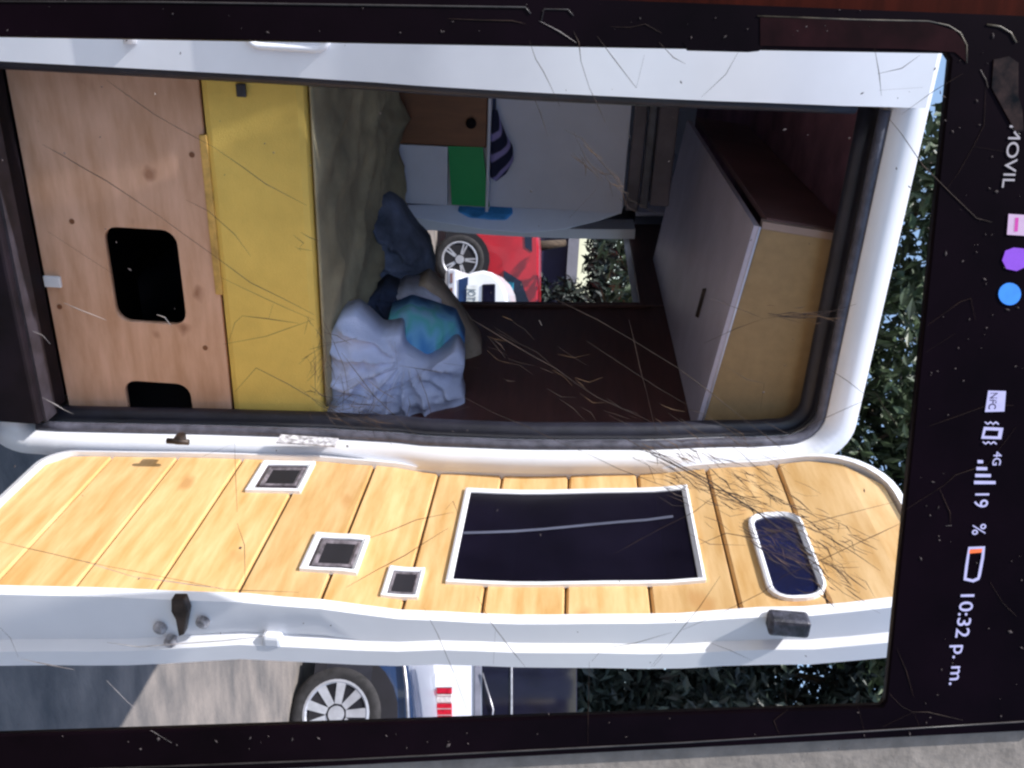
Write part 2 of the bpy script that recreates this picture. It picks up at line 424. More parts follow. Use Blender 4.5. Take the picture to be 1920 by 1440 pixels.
def on_door(x, y, d=0.):                                # pixel -> point on the lining, d towards the viewer side
    p = P(x, y, X=HX + .04)
    for _ in range(4): p = P(x, y, X=dX(p.z) + .006 - d)
    return p
def door_frame(name, pix, wid, out, material, inner_name=None, inner_mat=None, deep=.0, rnd=None):
    """a white moulding round a dark panel; pix are the four outer corners in order"""
    c = [on_door(*q, d=0) for q in pix]
    M = 8
    def loop(ins, dd):
        pts = []
        cy = sum((p.y for p in c)) / 4; cz = sum((p.z for p in c)) / 4
        y0 = min(p.y for p in c) + ins; y1 = max(p.y for p in c) - ins
        z0 = sum(sorted(p.z for p in c)[:2]) / 2 + ins; z1 = sum(sorted(p.z for p in c)[2:]) / 2 - ins
        if rnd: rr = [(yy, zz) for yy, zz in rrect(y0, z0, y1, z1, max(.004, rnd - ins), 5)]
        else:
            rr = []
            cs = [(y1, z0), (y1, z1), (y0, z1), (y0, z0)]
            for (ya, za), (yb, zb_) in zip(cs, cs[1:] + cs[:1]):
                for i in range(M): rr.append((ya + (yb - ya) * i / M, za + (zb_ - za) * i / M))
        return [(dX(zz) + .006 - dd, yy, zz) for yy, zz in rr]
    L = [loop(0, -.002), loop(0, out), loop(wid * .4, out + .002), loop(wid, out * .6), loop(wid, -.004 - deep)]
    n = len(L[0]); v = sum(L, []); f = []
    for k in range(4):
        for i in range(n): j = (i + 1) % n; f.append((k * n + i, k * n + j, (k + 1) * n + j, (k + 1) * n + i))
    o = mesh(name, v, f, material, DOOR, False)
    if inner_name:
        q = loop(wid * .9, .0012 - deep); mid_ = []
        # strip fill so that it follows the bow
        ys_ = [p[1] for p in q]; zs_ = [p[2] for p in q]; v = []; f = []
        y0, y1, z0, z1 = min(ys_), max(ys_), min(zs_), max(zs_)
        zl = sorted(set(round(z, 5) for z in zs_))
        for z in zl:
            row = [p[1] for p in q if abs(p[2] - z) < 1e-4]
            v += [(dX(z) + .006 - (.0012 - deep), min(row), z), (dX(z) + .006 - (.0012 - deep), max(row), z)]
        for k in range(len(zl) - 1): f.append((2 * k, 2 * k + 1, 2 * k + 3, 2 * k + 2))
        mesh(inner_name, v, f, inner_mat, DOOR)
    return o
POCK = mat('pocket_inside', (.05, .035, .045), .35, .3, 25)  # flat dark panels stand in for the shaded depth of the square recesses
door_frame('square_frame', ((480, 870), (585, 870), (572, 924), (474, 924)), .012, .007, WHITE, 'opening_shade', POCK)
door_frame('square_frame', ((583, 1006), (690, 1010), (674, 1078), (570, 1072)), .011, .007, WHITE, 'opening_shade', POCK)
door_frame('square_frame', ((727, 1064), (792, 1070), (788, 1125), (718, 1118)), .0085, .006, WHITE, 'opening_shade', POCK)
INNER = mat('grey_inner_rim', (.16, .14, .16), .35, .4, 60)
door_frame('inner_rim', ((500, 880), (570, 880), (560, 913), (492, 913)), .010, .004, INNER, 'opening_shade', GAP, deep=-.0018)
door_frame('inner_rim', ((600, 1016), (676, 1019), (664, 1067), (588, 1063)), .010, .004, INNER, 'opening_shade', GAP, deep=-.0018)
door_frame('inner_rim', ((737, 1073), (783, 1077), (780, 1117), (728, 1112)), .006, .003, INNER, 'opening_shade', GAP, deep=-.0018)
door_frame('window_frame', ((858, 922), (1268, 915), (1345, 1084), (852, 1096)), .011, .006, WHITE, 'window_pane', BLACKPANE)
door_frame('slot_frame', ((1392, 970), (1488, 962), (1552, 1090), (1450, 1128)), .010, .007, WHITE, 'slot_pane', mat('blue_black_glass', (.008, .012, .05), .1, .3, 5), rnd=.035)
a_, c_ = on_door(868, 999, .003), on_door(1262, 968, .003)
v = []; f = []
for k in range(9):
    z = a_.z + (c_.z - a_.z) * k / 8; y = a_.y + (c_.y - a_.y) * k / 8
    v += [(dX(z) + .003, y - .004, z), (dX(z) + .003, y + .004, z)]
    if k: f.append((2 * k - 2, 2 * k - 1, 2 * k + 1, 2 * k))
mesh('pane_strip', v, f, mat('dull_strip', (.09, .10, .15), .5), DOOR)  # thin grey strip running slantwise across the dark pane

# hardware on the free edge of the leaf, and the hinges
def on_edge(x, y, d=0.): return P(x, y, Y=FY - .004 - d)
p = on_edge(345, 1140)
prism('latch_bracket', [on_edge(*q, d=.0) for q in ((328, 1112), (352, 1112), (360, 1135), (352, 1178), (342, 1182), (336, 1150), (328, 1135))], (0, -.016, 0), DARKMETAL, DOOR, .002)
for q in ((300, 1178), (380, 1167), (320, 1204), (512, 1222)):
    p = on_edge(*q); v, f = tube_geo([p + Vector((0, .02, 0)), p + Vector((0, -.003, 0)), p + Vector((0, -.007, 0))], [.011, .011, .006], 12)
    mesh('bolt', v, f, mat('dull_bolt', (.38, .36, .38), .5, .4, 60), DOOR, False)
p = on_edge(512, 1198); box('rubber_stop', tuple(p + Vector((-.012, -.010, -.016))), tuple(p + Vector((.012, .01, .016))), WHITE_IN, DOOR, .006)
p = on_edge(1478, 1165); box('lock_case', tuple(p + Vector((-.014, -.02, -.032))), tuple(p + Vector((.016, .012, .03))), mat('lock_metal', (.035, .035, .05), .5, .6, 60, bump=.4), DOOR, .006)
flat('drain_hole', [[(math.cos(a * .4) * .018, math.sin(a * .4) * .008) for a in range(16)]], .003, on_edge(285, 1226, .004), (0, 0, 1), (1, 0, 0), GAP, DOOR)
for px, s in ((335, 1.), (1500, 1.)):
    p = P(px, 826, X=.915)
    tube('hinge', [p + Vector((.0, -.004, -.022)), p + Vector((.0, -.004, .022))], .006, DARKMETAL, VAN, 8)
    box('hinge_plate', tuple(p + Vector((-.009, -.006, -.009))), tuple(p + Vector((.008, .02, .009))), DARKMETAL, VAN, .004)
p = P(585, 830, X=.925)
box('worn_sticker', tuple(p + Vector((-.003, -.012, -.07))), tuple(p + Vector((.0, .02, .05))), mat('worn_label', (.55, .55, .6), .6, .5, 90, col2=(.12, .11, .12)), VAN)
# wheels of the van
for x in (OXL + .1, OXR - .1):
    for y in (2.35, 4.4):
        v, f = tube_geo([(x - .09, y, .29), (x - .075, y, .29), (x + .075, y, .29), (x + .09, y, .29)], [.24, .29, .29, .24], 24)
        mesh('wheel', v, f, RUB, VAN, True)

# ------------------------------------------------------------------ bed inside
BY = 1.715                                               # front of the bed
zw0 = ZS - .01
zseam = P(388, 300, Y=BY).z; zfoam = P(588, 450, Y=BY).z
BED = thing('camp_bed', (.2, BY, .57), 'pale plywood bed base with dark rounded hand holes', 'bed')
def front_outline(px): return None
holes = []
for cs in (((205, 425), (340, 610)), ((237, 713), (360, 900))):
    a = P(cs[0][0], cs[0][1], Y=BY); c = P(cs[1][0], cs[1][1], Y=BY)
    zc0 = (P(cs[0][0], (cs[0][1] + min(cs[1][1], 800)) / 2, Y=BY).z, P(cs[1][0], (cs[0][1] + min(cs[1][1], 800)) / 2, Y=BY).z)
    holes.append(rrect(a.x, zc0[0], min(c.x, .972), zc0[1], .03, 5))
flat('front_panel', [[(XL, zw0), (.985, zw0), (.985, zseam - .002), (XL, zseam - .002)]] + holes, .015, (0, BY, 0), (1, 0, 0), (0, 0, 1), PLY, BED)
box('edge_strip', (.34, BY - .006, zseam - .009), (.66, BY + .02, zseam + .006), PLYEDGE, BED, .002)
box('top_board', (XL, BY + .02, zseam - .02), (.955, 2.40, zseam - .003), PLYEDGE, BED)
box('box_back', (XL, 2.385, zw0), (.955, 2.40, zseam - .022), GAP, BED)  # near-black boards added behind the hand holes to keep the inside dark
box('box_side', (.976, BY + .002, zw0), (.984, 2.40, zseam - .022), GAP, BED)
p = P(103, 527, Y=BY); box('white_clip', tuple(p + Vector((-.012, -.008, -.02))), tuple(p + Vector((.012, 0, .015))), WHITE_IN, BED, .002)
for q in ((112, 575), (360, 290), (385, 652), (135, 415)):
    p = P(*q, Y=BY); v, f = tube_geo([p + Vector((0, .001, 0)), p + Vector((0, -.0015, 0))], .0055, 10); mesh('screw_head', v, f, CAB_BROWN, BED)

MATT = thing('foam_mattress', (.2, BY, zseam), 'bright yellow foam mattress slab on the bed base', 'mattress')
o = box('foam_slab', (XL, BY - .004, zseam), (.945, 2.39, zfoam), FOAM, MATT, .016)
p = P(455, 168, Y=BY - .005); box('seal_tab', tuple(p + Vector((-.012, -.012, -.009))), tuple(p + Vector((.012, -.004, .009))), RUB, VAN, .002)

def patch(name, x0, x1, y0, y1, hf, material, nx=60, ny=60, base=None, edge=.02, label=None, cat=None, shape=None):
    base = zfoam + .002 if base is None else base
    v = []; f = []; keep = {}
    for j in range(ny + 1):
        for i in range(nx + 1):
            a, c = i / nx, j / ny; x = x0 + (x1 - x0) * a; y = y0 + (y1 - y0) * c
            v.append((x, y, base + max(0, hf(x, y, a, c))))
    for j in range(ny):
        for i in range(nx):
            q = j * (nx + 1) + i
            if shape and not all(shape(v[k][0], v[k][1], (v[k][2] - base)) for k in (q, q + 1, q + nx + 2, q + nx + 1)): continue
            f.append((q, q + 1, q + nx + 2, q + nx + 1))
    o = mesh(name, v, f, material, None, True)
    sd = o.modifiers.new('s', 'SOLIDIFY'); sd.thickness = .004; sd.offset = 1
    if label: tag(o, label, cat)
    return o
def fall(a, w=.12):
    k = max(0, min(1, min(a, 1 - a) / w)); return k * k * (3 - 2 * k)
def folds(x, y, ang, fr, s):
    u = x * math.cos(ang) + y * math.sin(ang); w_ = -x * math.sin(ang) + y * math.cos(ang)
    q = math.sin(u * fr + 2.2 * fbm(u * 4, w_ * 3, s)); return (1 - abs(q)) ** 1.6
# olive cover lying over the whole mattress
def h_cover(x, y, a, c):
    far = max(0, (y - 1.78) / .6)
    return .004 + .016 * abs(fbm(x * 4, y * 3, 1.3)) * min(1, c * 6) + .05 * far * (.6 + .8 * fbm(x * 2.2, y * 2.5, 4)) + .03 * far * folds(x, y, .5, 17, 3.) + .012 * min(1, c * 5) * folds(x, y, 1.0, 22, 5.)
patch('bed_cover', XL + .005, .905, BY + .004, 2.375, h_cover, OLIVE, 90, 60, label='olive grey cover wrinkled over the mattress behind the yellow edge', cat='blanket')

# ------------------------------------------------------------------ furniture behind the bed
KY = 2.42
def kx(y, x=800): return P(x, y, Y=KY).x
def kz(x, y=300): return P(x, y, Y=KY).z
KIT = thing('cupboard', (.45, KY, .57), 'small cupboard with brown, white and green doors behind the bed', 'cupboard')
xa, xb, xc = kx(150), kx(273), kx(386)
zt, zm = kz(912), kz(840)
box('carcass', (-.2, KY + .02, .58), (xc, KY + .05, zt), CAB_GREY, KIT)
box('brown_door', (xa, KY, .9), (xb - .002, KY + .018, zt - .002), CAB_BROWN, KIT, .003)
box('white_door', (xb, KY, .9), (xc - .004, KY + .018, zm - .001), PANEL_WHITE, KIT, .002)
prism('green_door', [P(840, 274, Y=KY), P(847, 384, Y=KY), P(917, 388, Y=KY), P(905, 276, Y=KY)], (0, .018, 0), GREEN, KIT)
box('worktop', (xa - .1, KY - .006, zt + .001), (xc + .006, KY + .055, zt + .009), PANEL_WHITE, KIT, .002)
p = P(884, 230, Y=KY); v, f = tube_geo([p, p + Vector((0, -.012, 0))], [.012, .014], 14); mesh('door_knob', v, f, SILL, KIT, True)
PAR = thing('partition_panel', (.4, KY + .06, .57), 'plain white partition panel standing above the cupboard', 'partition')
pz = P(1180, 250, Y=KY + .06).z
box('panel', (-.45, KY + .06, .58), (P(1000, 392, Y=KY + .06).x, KY + .075, pz), PANEL_WHITE, PAR, .003)
for i, (q0, q1, mt_) in enumerate(((1181, 1206, TRIMGREY), (1207, 1224, RUB_GREY), (1225, 1262, TRIMGREY))):
    z0, z1 = P(q0, 300, Y=KY + .06).z, P(q1, 300, Y=KY + .06).z
    box('top_trim', (-.45, KY + .05 - .012 * i, z0), (P(1200, 395 - 8 * i, Y=KY + .06).x, KY + .075, z1 - .002), mt_, PAR, .004)
SP = thing('side_panel', (.75, KY + .5, .57), 'pale upright panel with a rounded edge beside the doorway', 'panel')
v = []
prof = [(790, 384), (760, 384), (740, 392), (760, 405), (830, 418), (905, 430), (985, 437), (1060, 430), (1120, 415), (1165, 400), (1170, 384)]
prism('panel', [P(*q, Y=KY + .30) for q in prof], (0, .02, 0), PANEL_WHITE, SP, .002)

def blob(name, pix, Y, depth, material, label, cat, seed=0, amp=.25, n=26, mrows=12):
    """a soft bundle of cloth: outline taken in the plane Y, puffed out in depth"""
    pts = [P(*q, Y=Y) for q in pix]
    # resample outline
    L = [0]
    for a, c in zip(pts, pts[1:] + pts[:1]): L.append(L[-1] + (c - a).length)
    tot = L[-1]; ol_ = []
    for k in range(n * 2):
        s = tot * k / (n * 2); i = max(j for j in range(len(pts)) if L[j] <= s + 1e-9)
        a, c = pts[i], pts[(i + 1) % len(pts)]; u = (s - L[i]) / max(1e-6, (c - a).length); ol_.append(a.lerp(c, u))
    cen = sum(ol_, Vector()) / len(ol_); v = []; f = []; W = len(ol_)
    rows = [(k / mrows) * 2 - 1 for k in range(mrows + 1)]
    for r in rows:
        s = math.sqrt(max(0, 1 - r * r)) ** .7
        for p_ in ol_:
            q = cen + (p_ - cen) * max(s, .02); 
            nn = fbm(q.x * 14 + seed, q.z * 14, r * 1.3 + seed) * amp + .5 * amp * math.sin(28 * q.x + 17 * q.z + 4 * fbm(q.x * 6, q.z * 6, seed))
            v.append(Vector((q.x, Y - r * -1 * depth * (1 + nn) , q.z)))
    for k in range(len(rows) - 1):
        for i in range(W): j = (i + 1) % W; f.append((k * W + i, k * W + j, (k + 1) * W + j, (k + 1) * W + i))
    f += [tuple(range(W)), tuple(range((len(rows) - 1) * W, len(rows) * W))]
    o = mesh(name, v, f, material, None, True)
    return tag(o, label, cat)
STRIPE = bpy.data.materials.new('striped_navy_fabric'); STRIPE.use_nodes = True
_n = STRIPE.node_tree.nodes; _l = STRIPE.node_tree.links
_w = _n.new('ShaderNodeTexWave'); _w.inputs['Scale'].default_value = 9; _w.inputs['Distortion'].default_value = 3.5; _w.wave_type = 'BANDS'; _w.bands_direction = 'DIAGONAL'
_r = _n.new('ShaderNodeValToRGB'); _r.color_ramp.elements[0].color = (.012, .015, .05, 1); _r.color_ramp.elements[1].color = (.30, .26, .55, 1); _r.color_ramp.elements[0].position = .62; _r.color_ramp.elements[1].position = .86
_tc = _n.new('ShaderNodeTexCoord'); _l.new(_tc.outputs['Object'], _w.inputs[0]); _l.new(_w.outputs['Fac'], _r.inputs[0]); _l.new(_r.outputs[0], _n['Principled BSDF'].inputs['Base Color']); _n['Principled BSDF'].inputs['Roughness'].default_value = .9
blob('striped_bag', [(921, 205), (918, 245), (917, 330), (930, 340), (950, 325), (963, 300), (962, 275), (950, 255), (938, 225), (932, 205)], KY + .035, .03, STRIPE, 'dark navy striped cloth bag hanging against the white partition', 'bag', 3, .3)
tube('bag_strap', [P(926, 172, Y=KY + .04), P(926, 190, Y=KY + .038), P(926, 212, Y=KY + .035)], .006, NAVY, bpy.data.objects['striped_bag'])
bpy.data.objects['bag_strap'].parent = bpy.data.objects['striped_bag']
blob('blue_cloth', [(862, 382), (858, 396), (880, 408), (920, 412), (950, 412), (962, 400), (958, 382), (930, 376), (890, 378)], KY + .27, .02, CLOTH_BLUE, 'bright blue cloth draped beside the green cupboard door', 'cloth', 5, .4)

# overhead locker on the right wall
LY = 1.735
LOCK = thing('overhead_locker', (.7, LY, 1.9), 'overhead locker with tan end board and grey underside under the roof', 'locker')
B_, C_ = P(1425, 425, Y=LY), P(1325, 790, Y=LY)
TLc = P(1600, 452, Y=LY); TL2 = Vector((TLc.x, LY, min(TLc.z, 2.10)))
TR2 = Vector((.895, LY, TL2.z)); C2 = Vector((.918, LY, C_.z - .012))
prism('end_board', [B_ + Vector((.004, 0, .003)), C2, TR2, TL2 + Vector((.004, 0, 0))], (0, .016, 0), CAB_TAN, LOCK, .0015)
DEP = Vector((0, 1.22, 0))
def quadslab(name, a, c, th, material, y0=.0166, y1=1.22):
    a = a + Vector((0, y0, 0)); c = c + Vector((0, y0, 0)); d = Vector((0, y1 - y0, 0))
    n = (c - a).cross(d).normalized() * th
    o = mesh(name, [a, c, c + d, a + d, a + n, c + n, c + d + n, a + d + n], [(0, 1, 2, 3), (4, 5, 6, 7), (0, 1, 5, 4), (1, 2, 6, 5), (2, 3, 7, 6), (3, 0, 4, 7)], material, LOCK)
    return o
quadslab('underside', B_, C2, -.012, CAB_GREY, -.001)
quadslab('door_front', B_ + Vector((-.001, 0, .013)), TL2 + Vector((-.001, 0, 0)), .012, CAB_RED, .02)
tube('edge_band', [B_ + Vector((0, -.002, 0)), C2 + Vector((-.004, -.002, 0))], .0022, PANEL_WHITE, LOCK, 6)
prism('front_edge', [B_ + Vector((-.010, 0, .004)), B_ + Vector((.004, 0, .004)), TL2 + Vector((.004, 0, 0)), TL2 + Vector((-.010, 0, 0))], (0, .02, 0), mat('pale_edge', (.36, .26, .22), .6), LOCK)
def on_under(x, y):
    nrm = (C2 - B_).cross(DEP).normalized(); d = ray(x, y); t = (B_ - CP).dot(nrm) / d.dot(nrm); return CP + d * t, nrm
for q in ((1313, 337), (1357, 420), (1283, 452), (1252, 372), (1282, 270)):
    p, nn = on_under(*q); nn = nn if nn.z < 0 else -nn
    v, f = tube_geo([p, p + nn * .003], [.008, .005], 10); mesh('screw_cap', v, f, TRIMGREY, LOCK)
p, nn = on_under(1326, 570); nn = nn if nn.z < 0 else -nn
ax = (C2 - B_).normalized()
tube('pull_handle', [p - ax * .035, p - ax * .033 + nn * .014, p + ax * .033 + nn * .014, p + ax * .035], .006, DARKMETAL, LOCK)
prism('handle_plate', [p + ax * s * .042 + Vector((0, q * .022, 0)) for s, q in ((-1, -1), (1, -1), (1, 1), (-1, 1))], nn * .006, mat('pale_plate', (.55, .5, .52), .4, .3, 60), LOCK, .002)

# ------------------------------------------------------------------ bedding
def pile(name, foot, material, hf, label, cat, n=70):
    """cloth heap on the mattress: foot is (x0, x1, y0, y1)"""
    x0, x1, y0, y1 = foot
    return patch(name, x0, x1, y0, y1, hf, material, n, n, label=label, cat=cat)
def heap(name, pix, Y, depth, material, label, cat, fan, nf=11, famp=.02, seed=0., n=90, mrows=34, lean=.35):
    """crumpled cloth: outline measured in the plane Y, puffed towards the viewer, with folds fanning out of one point"""
    pts = [P(*q, Y=Y) for q in pix]; fc = P(*fan, Y=Y); L = [0]
    for a, c in zip(pts, pts[1:] + pts[:1]): L.append(L[-1] + (c - a).length)
    ol_ = []
    for k in range(n * 2):
        q = L[-1] * k / (n * 2); i = max(j for j in range(len(pts)) if L[j] <= q + 1e-9)
        a, c = pts[i], pts[(i + 1) % len(pts)]; ol_.append(a.lerp(c, (q - L[i]) / max(1e-6, (c - a).length)))
    for _ in range(2): ol_ = [(ol_[i - 1] + ol_[i] * 2 + ol_[(i + 1) % len(ol_)]) / 4 for i in range(len(ol_))]
    cen = sum(ol_, Vector()) / len(ol_); zmin = min(p.z for p in ol_); W = len(ol_); v = []; f = []
    for k in range(mrows + 1):
        r = k / mrows; prof = math.cos(r * math.pi / 2) ** .8 if r < 1 else 0.
        for p_ in ol_:
            q = cen + (p_ - cen) * r
            th = math.atan2(q.z - fc.z, q.x - fc.x); dd = (q - fc).length
            fo_ = (1 - abs(math.sin(th * nf * .5 + 1.6 * fbm(q.x * 7, q.z * 7, seed)))) ** 2.2
            cr_ = fbm(q.x * 22, q.z * 22, seed + 3) * .35 + (1 - abs(fbm(q.x * 11, q.z * 11, seed + 7) * 2.2)) * .35
            amp = famp * min(1, dd / .05) * min(1, (1 - r) * 5 + .25)
            y = Y - depth * prof - amp * (fo_ + cr_) + lean * (q.z - zmin) * (1 if r < 1 else 1)
            v.append(Vector((q.x, y, q.z)))
    for k in range(mrows):
        for i in range(W): j = (i + 1) % W; f.append((k * W + i, k * W + j, (k + 1) * W + j, (k + 1) * W + i))
    o0 = len(v); v += [Vector((p.x, p.y + .10, p.z - .01)) for p in v[mrows * W:(mrows + 1) * W]]
    for i in range(W): j = (i + 1) % W; f.append((mrows * W + i, mrows * W + j, o0 + j, o0 + i))
    f.append(tuple(range(o0, o0 + W)))
    return tag(mesh(name, v, f, material, None, True), label, cat)
heap('pale_sheet', [(612, 640), (632, 602), (660, 598), (684, 622), (706, 648), (742, 646), (748, 682), (790, 712), (822, 702), (846, 690), (862, 720), (852, 760), (868, 824), (700, 822), (604, 818), (604, 740)], 1.765, .04, SHEET, 'pale blue crumpled sheet heaped at the right end of the bed', 'sheet', (752, 690), 15, .022, 2.)
# teal pillow
TEAL = bpy.data.materials.new('teal_print_fabric'); TEAL.use_nodes = True
_n = TEAL.node_tree.nodes; _l = TEAL.node_tree.links
_tc = _n.new('ShaderNodeTexCoord'); _mp = _n.new('ShaderNodeMapping'); _mp.inputs['Rotation'].default_value = (0, .5, 0)
_w = _n.new('ShaderNodeTexNoise'); _w.inputs['Scale'].default_value = 7; _mp.inputs['Scale'].default_value = (.6, 1, 1.8)
_r = _n.new('ShaderNodeValToRGB')
for k, (ps, c) in enumerate(((.32, (.03, .10, .36)), (.42, (.05, .22, .55)), (.50, (.16, .42, .70)), (.57, (.10, .42, .46)), (.68, (.30, .42, .74)))):
    e = _r.color_ramp.elements[k] if k < 2 else _r.color_ramp.elements.new(ps)
    e.position = ps; e.color = (*c, 1)
_l.new(_tc.outputs['Object'], _mp.inputs[0]); _l.new(_mp.outputs[0], _w.inputs[0]); _l.new(_w.outputs['Fac'], _r.inputs[0]); _l.new(_r.outputs[0], _n['Principled BSDF'].inputs['Base Color']); _n['Principled BSDF'].inputs['Roughness'].default_value = .9
heap('printed_pillow', [(728, 596), (726, 660), (760, 720), (815, 735), (856, 715), (866, 665), (848, 622), (800, 600), (765, 585)], 1.93, .07, TEAL, 'teal and blue printed pillow lying behind the pale sheet', 'pillow', (845, 720), 9, .005, 1.)
heap('white_cushion', [(716, 560), (730, 610), (790, 618), (828, 606), (822, 575), (790, 550), (755, 545)], 2.06, .06, mat('white_cushion_cloth', (.50, .52, .66), .9, .25, 6, bump=.2), 'small whitish cushion wedged between the teal pillow and dark blanket', 'cushion', (800, 560), 9, .014, 2.)
heap('navy_blanket', [(640, 470), (620, 560), (640, 640), (740, 660), (770, 580), (806, 535), (795, 480), (765, 440), (735, 392), (712, 372), (690, 380), (680, 440)], 2.18, .09, GREYBLUE, 'dark grey blue blanket bundled on the bed below the window', 'blanket', (790, 520), 13, .03, 9.)
heap('navy_garment', [(680, 570), (650, 620), (690, 700), (760, 690), (770, 610), (740, 560), (715, 545)], 2.02, .06, NAVY, 'navy garment stuffed between the pale sheet and the cushion', 'garment', (700, 560), 9, .02, 4.)
heap('beige_towel', [(770, 545), (790, 610), (850, 690), (880, 735), (908, 722), (896, 665), (862, 610), (828, 560), (800, 530)], 2.10, .03, BEIGE, 'beige towel edge sticking out behind the pillows', 'towel', (800, 540), 7, .012, 6.)

# ------------------------------------------------------------------ vehicles outside
TYRE = mat('tyre_rubber', (.022, .02, .022), .8, .3, 20)
ALLOY = mat('silver_alloy', (.55, .56, .62), .35, .1, 10, metal=.55)
GLASSD = mat('dark_car_glass', (.008, .008, .02), .06, .2, 4, spec=.6)
def wheel(parent, fr, x, z, y, rad, wid, spokes, twin=False):
    """y is the outer face, towards the viewer is -y"""
    cx = lambda r, a, d: fr(x + r * math.cos(a), y + d, z + r * math.sin(a))
    S = 40; prof = [(rad * .70, .012), (rad * .80, .0), (rad * .93, .004), (rad, .03), (rad, wid - .03), (rad * .9, wid), (rad * .6, wid)]
    v = []; f = []
    for r, d in prof: v += [cx(r, 2 * math.pi * k / S, d) for k in range(S)]
    for i in range(len(prof) - 1):
        for k in range(S): j = (k + 1) % S; f.append((i * S + k, i * S + j, (i + 1) * S + j, (i + 1) * S + k))
    f.append(tuple(range((len(prof) - 1) * S, len(prof) * S)))
    t_ = mesh('wheel', v, f, TYRE, parent, True)
    v = []; f = []
    prof = [(rad * .72, .02), (rad * .72, .004), (rad * .67, .002), (rad * .64, .012), (rad * .64, .10)]
    for r, d in prof: v += [cx(r, 2 * math.pi * k / S, d) for k in range(S)]
    for i in range(len(prof) - 1):
        for k in range(S): j = (k + 1) % S; f.append((i * S + k, i * S + j, (i + 1) * S + j, (i + 1) * S + k))
    def spoke(a, w0, w1, r0, r1):
        o = len(v)
        for d0 in (.008, .045):
            for r, w_ in ((r0, w0), (r1, w1)):
                for s in (-1, 1):
                    c = Vector((math.cos(a), 0, math.sin(a))) * r + Vector((-math.sin(a), 0, math.cos(a))) * s * w_
                    v.append(fr(x + c.x, y + d0 + (.012 if r == r0 else 0), z + c.z))
        f.extend([(o, o + 1, o + 3, o + 2), (o + 4, o + 5, o + 7, o + 6), (o, o + 2, o + 6, o + 4), (o + 1, o + 3, o + 7, o + 5), (o + 2, o + 3, o + 7, o + 6), (o, o + 1, o + 5, o + 4)])
    for k in range(spokes):
        a = 2 * math.pi * k / spokes + .3
        if twin:
            for da in (-.11, .11): spoke(a + da, rad * .04, rad * .03, rad * .12, rad * .66)
        else: spoke(a, rad * .07, rad * .10, rad * .12, rad * .66)
    o = len(v); v += [cx(rad * .17, 2 * math.pi * k / 16, .004) for k in range(16)] + [cx(rad * .19, 2 * math.pi * k / 16, .05) for k in range(16)]
    f.append(tuple(range(o, o + 16)))
    for k in range(16): j = (k + 1) % 16; f.append((o + k, o + j, o + 16 + j, o + 16 + k))
    mesh('rim', v, f, ALLOY, t_, False)
    v = [cx(rad * .66, 2 * math.pi * k / 24, .07) for k in range(24)]
    mesh('brake_disc', v, [tuple(range(24))], mat('brake_dark', (.03, .03, .035), .5), t_)
    return t_

def lofted(name, fr, prof, wid, material, parent, tumble=.12, zt=.8, lower=0.):
    """side profile (x,z) carried across the width, pinched in above the belt line"""
    ys_ = [0, .04, .12, wid / 2, wid - .12, wid - .04, wid]; sc = [.06, .02, 0, 0, 0, .02, .06]
    v = []; f = []; n = len(prof); cx = sum(p[0] for p in prof) / n; cz = sum(p[1] for p in prof) / n
    for yk, s in zip(ys_, sc):
        for (x, z) in prof:
            pin = tumble * max(0, (z - zt)) / .5
            yy = yk + pin * (1 - 2 * yk / wid)
            v.append(fr(x + (cx - x) * s * .5, yy, z + (cz - z) * s))
    for k in range(len(ys_) - 1):
        for i in range(n): j = (i + 1) % n; f.append((k * n + i, k * n + j, (k + 1) * n + j, (k + 1) * n + i))
    f += [tuple(range(n)), tuple(range((len(ys_) - 1) * n, len(ys_) * n))]
    o = mesh(name, v, f, material, parent, True); md_ = o.modifiers.new('e', 'EDGE_SPLIT'); md_.split_angle = R(45)
    return o
def arc_disc(name, fr, x, z, y, r, material, parent, thick=.01):  # flat disc on the body side, coloured dark for a shaded wheel arch
    return prism(name, [fr(x + r * math.cos(k * .2618), y, max(.12, z + r * math.sin(k * .2618))) for k in range(24)], fr.ey * thick, material, parent)

# dark blue car at the right: front wheel and bonnet
gp = P(545, 1332, Z=0)
hr = Vector((RIGHT.x, RIGHT.y, 0)).normalized(); hf_ = Vector((ray(900, 1310).x, ray(900, 1310).y, 0)).normalized(); hr1 = Vector((hf_.y, -hf_.x, 0))
fr = Fr(gp, hr1, hf_)
CARB = thing('parked_car', tuple(gp), 'dark blue car with silver spoked wheel parked to the right of the open door', 'car')
NAVYPAINT = mat('navy_car_paint', (.014, .035, .10), .25, .1, 3, coat=.6)
prof = [(-.75, .22), (-.78, .45), (-.72, .62), (-.5, .70), (-.1, .78), (.35, .86), (.6, .93), (1.25, 1.36), (1.8, 1.42), (2.6, 1.36), (3.1, .98), (3.35, .9), (3.4, .4), (3.3, .22)]
lofted('body', fr, prof, 1.7, NAVYPAINT, CARB)
arc_disc('wheel_arch', fr, 0, .30, -.012, .40, GAP, CARB)
arc_disc('wheel_arch', fr, 2.55, .30, -.012, .40, GAP, CARB)
prism('lower_skirt', [fr(-.76, -.012, .2), fr(3.3, -.012, .2), fr(3.3, -.012, .48), (fr(-.76, -.012, .50))], fr.ey * .01, mat('dark_cladding', (.02, .02, .03), .5), CARB)
prism('side_window', [fr(.75, 0.027, .97), fr(1.32, 0.106, 1.30), fr(2.5, 0.101, 1.28), fr(2.9, 0.029, .98)], fr.ey * .03, GLASSD, CARB)
wheel(CARB, fr, 0, .30, -.03, .30, .2, 9)
wheel(CARB, fr, 2.55, .30, -.03, .30, .2, 9)
tube('bonnet_trim', [fr(-.75, -.02, .60), fr(-.2, -.02, .735), fr(.4, -.02, .84)], .012, STEEL, CARB)

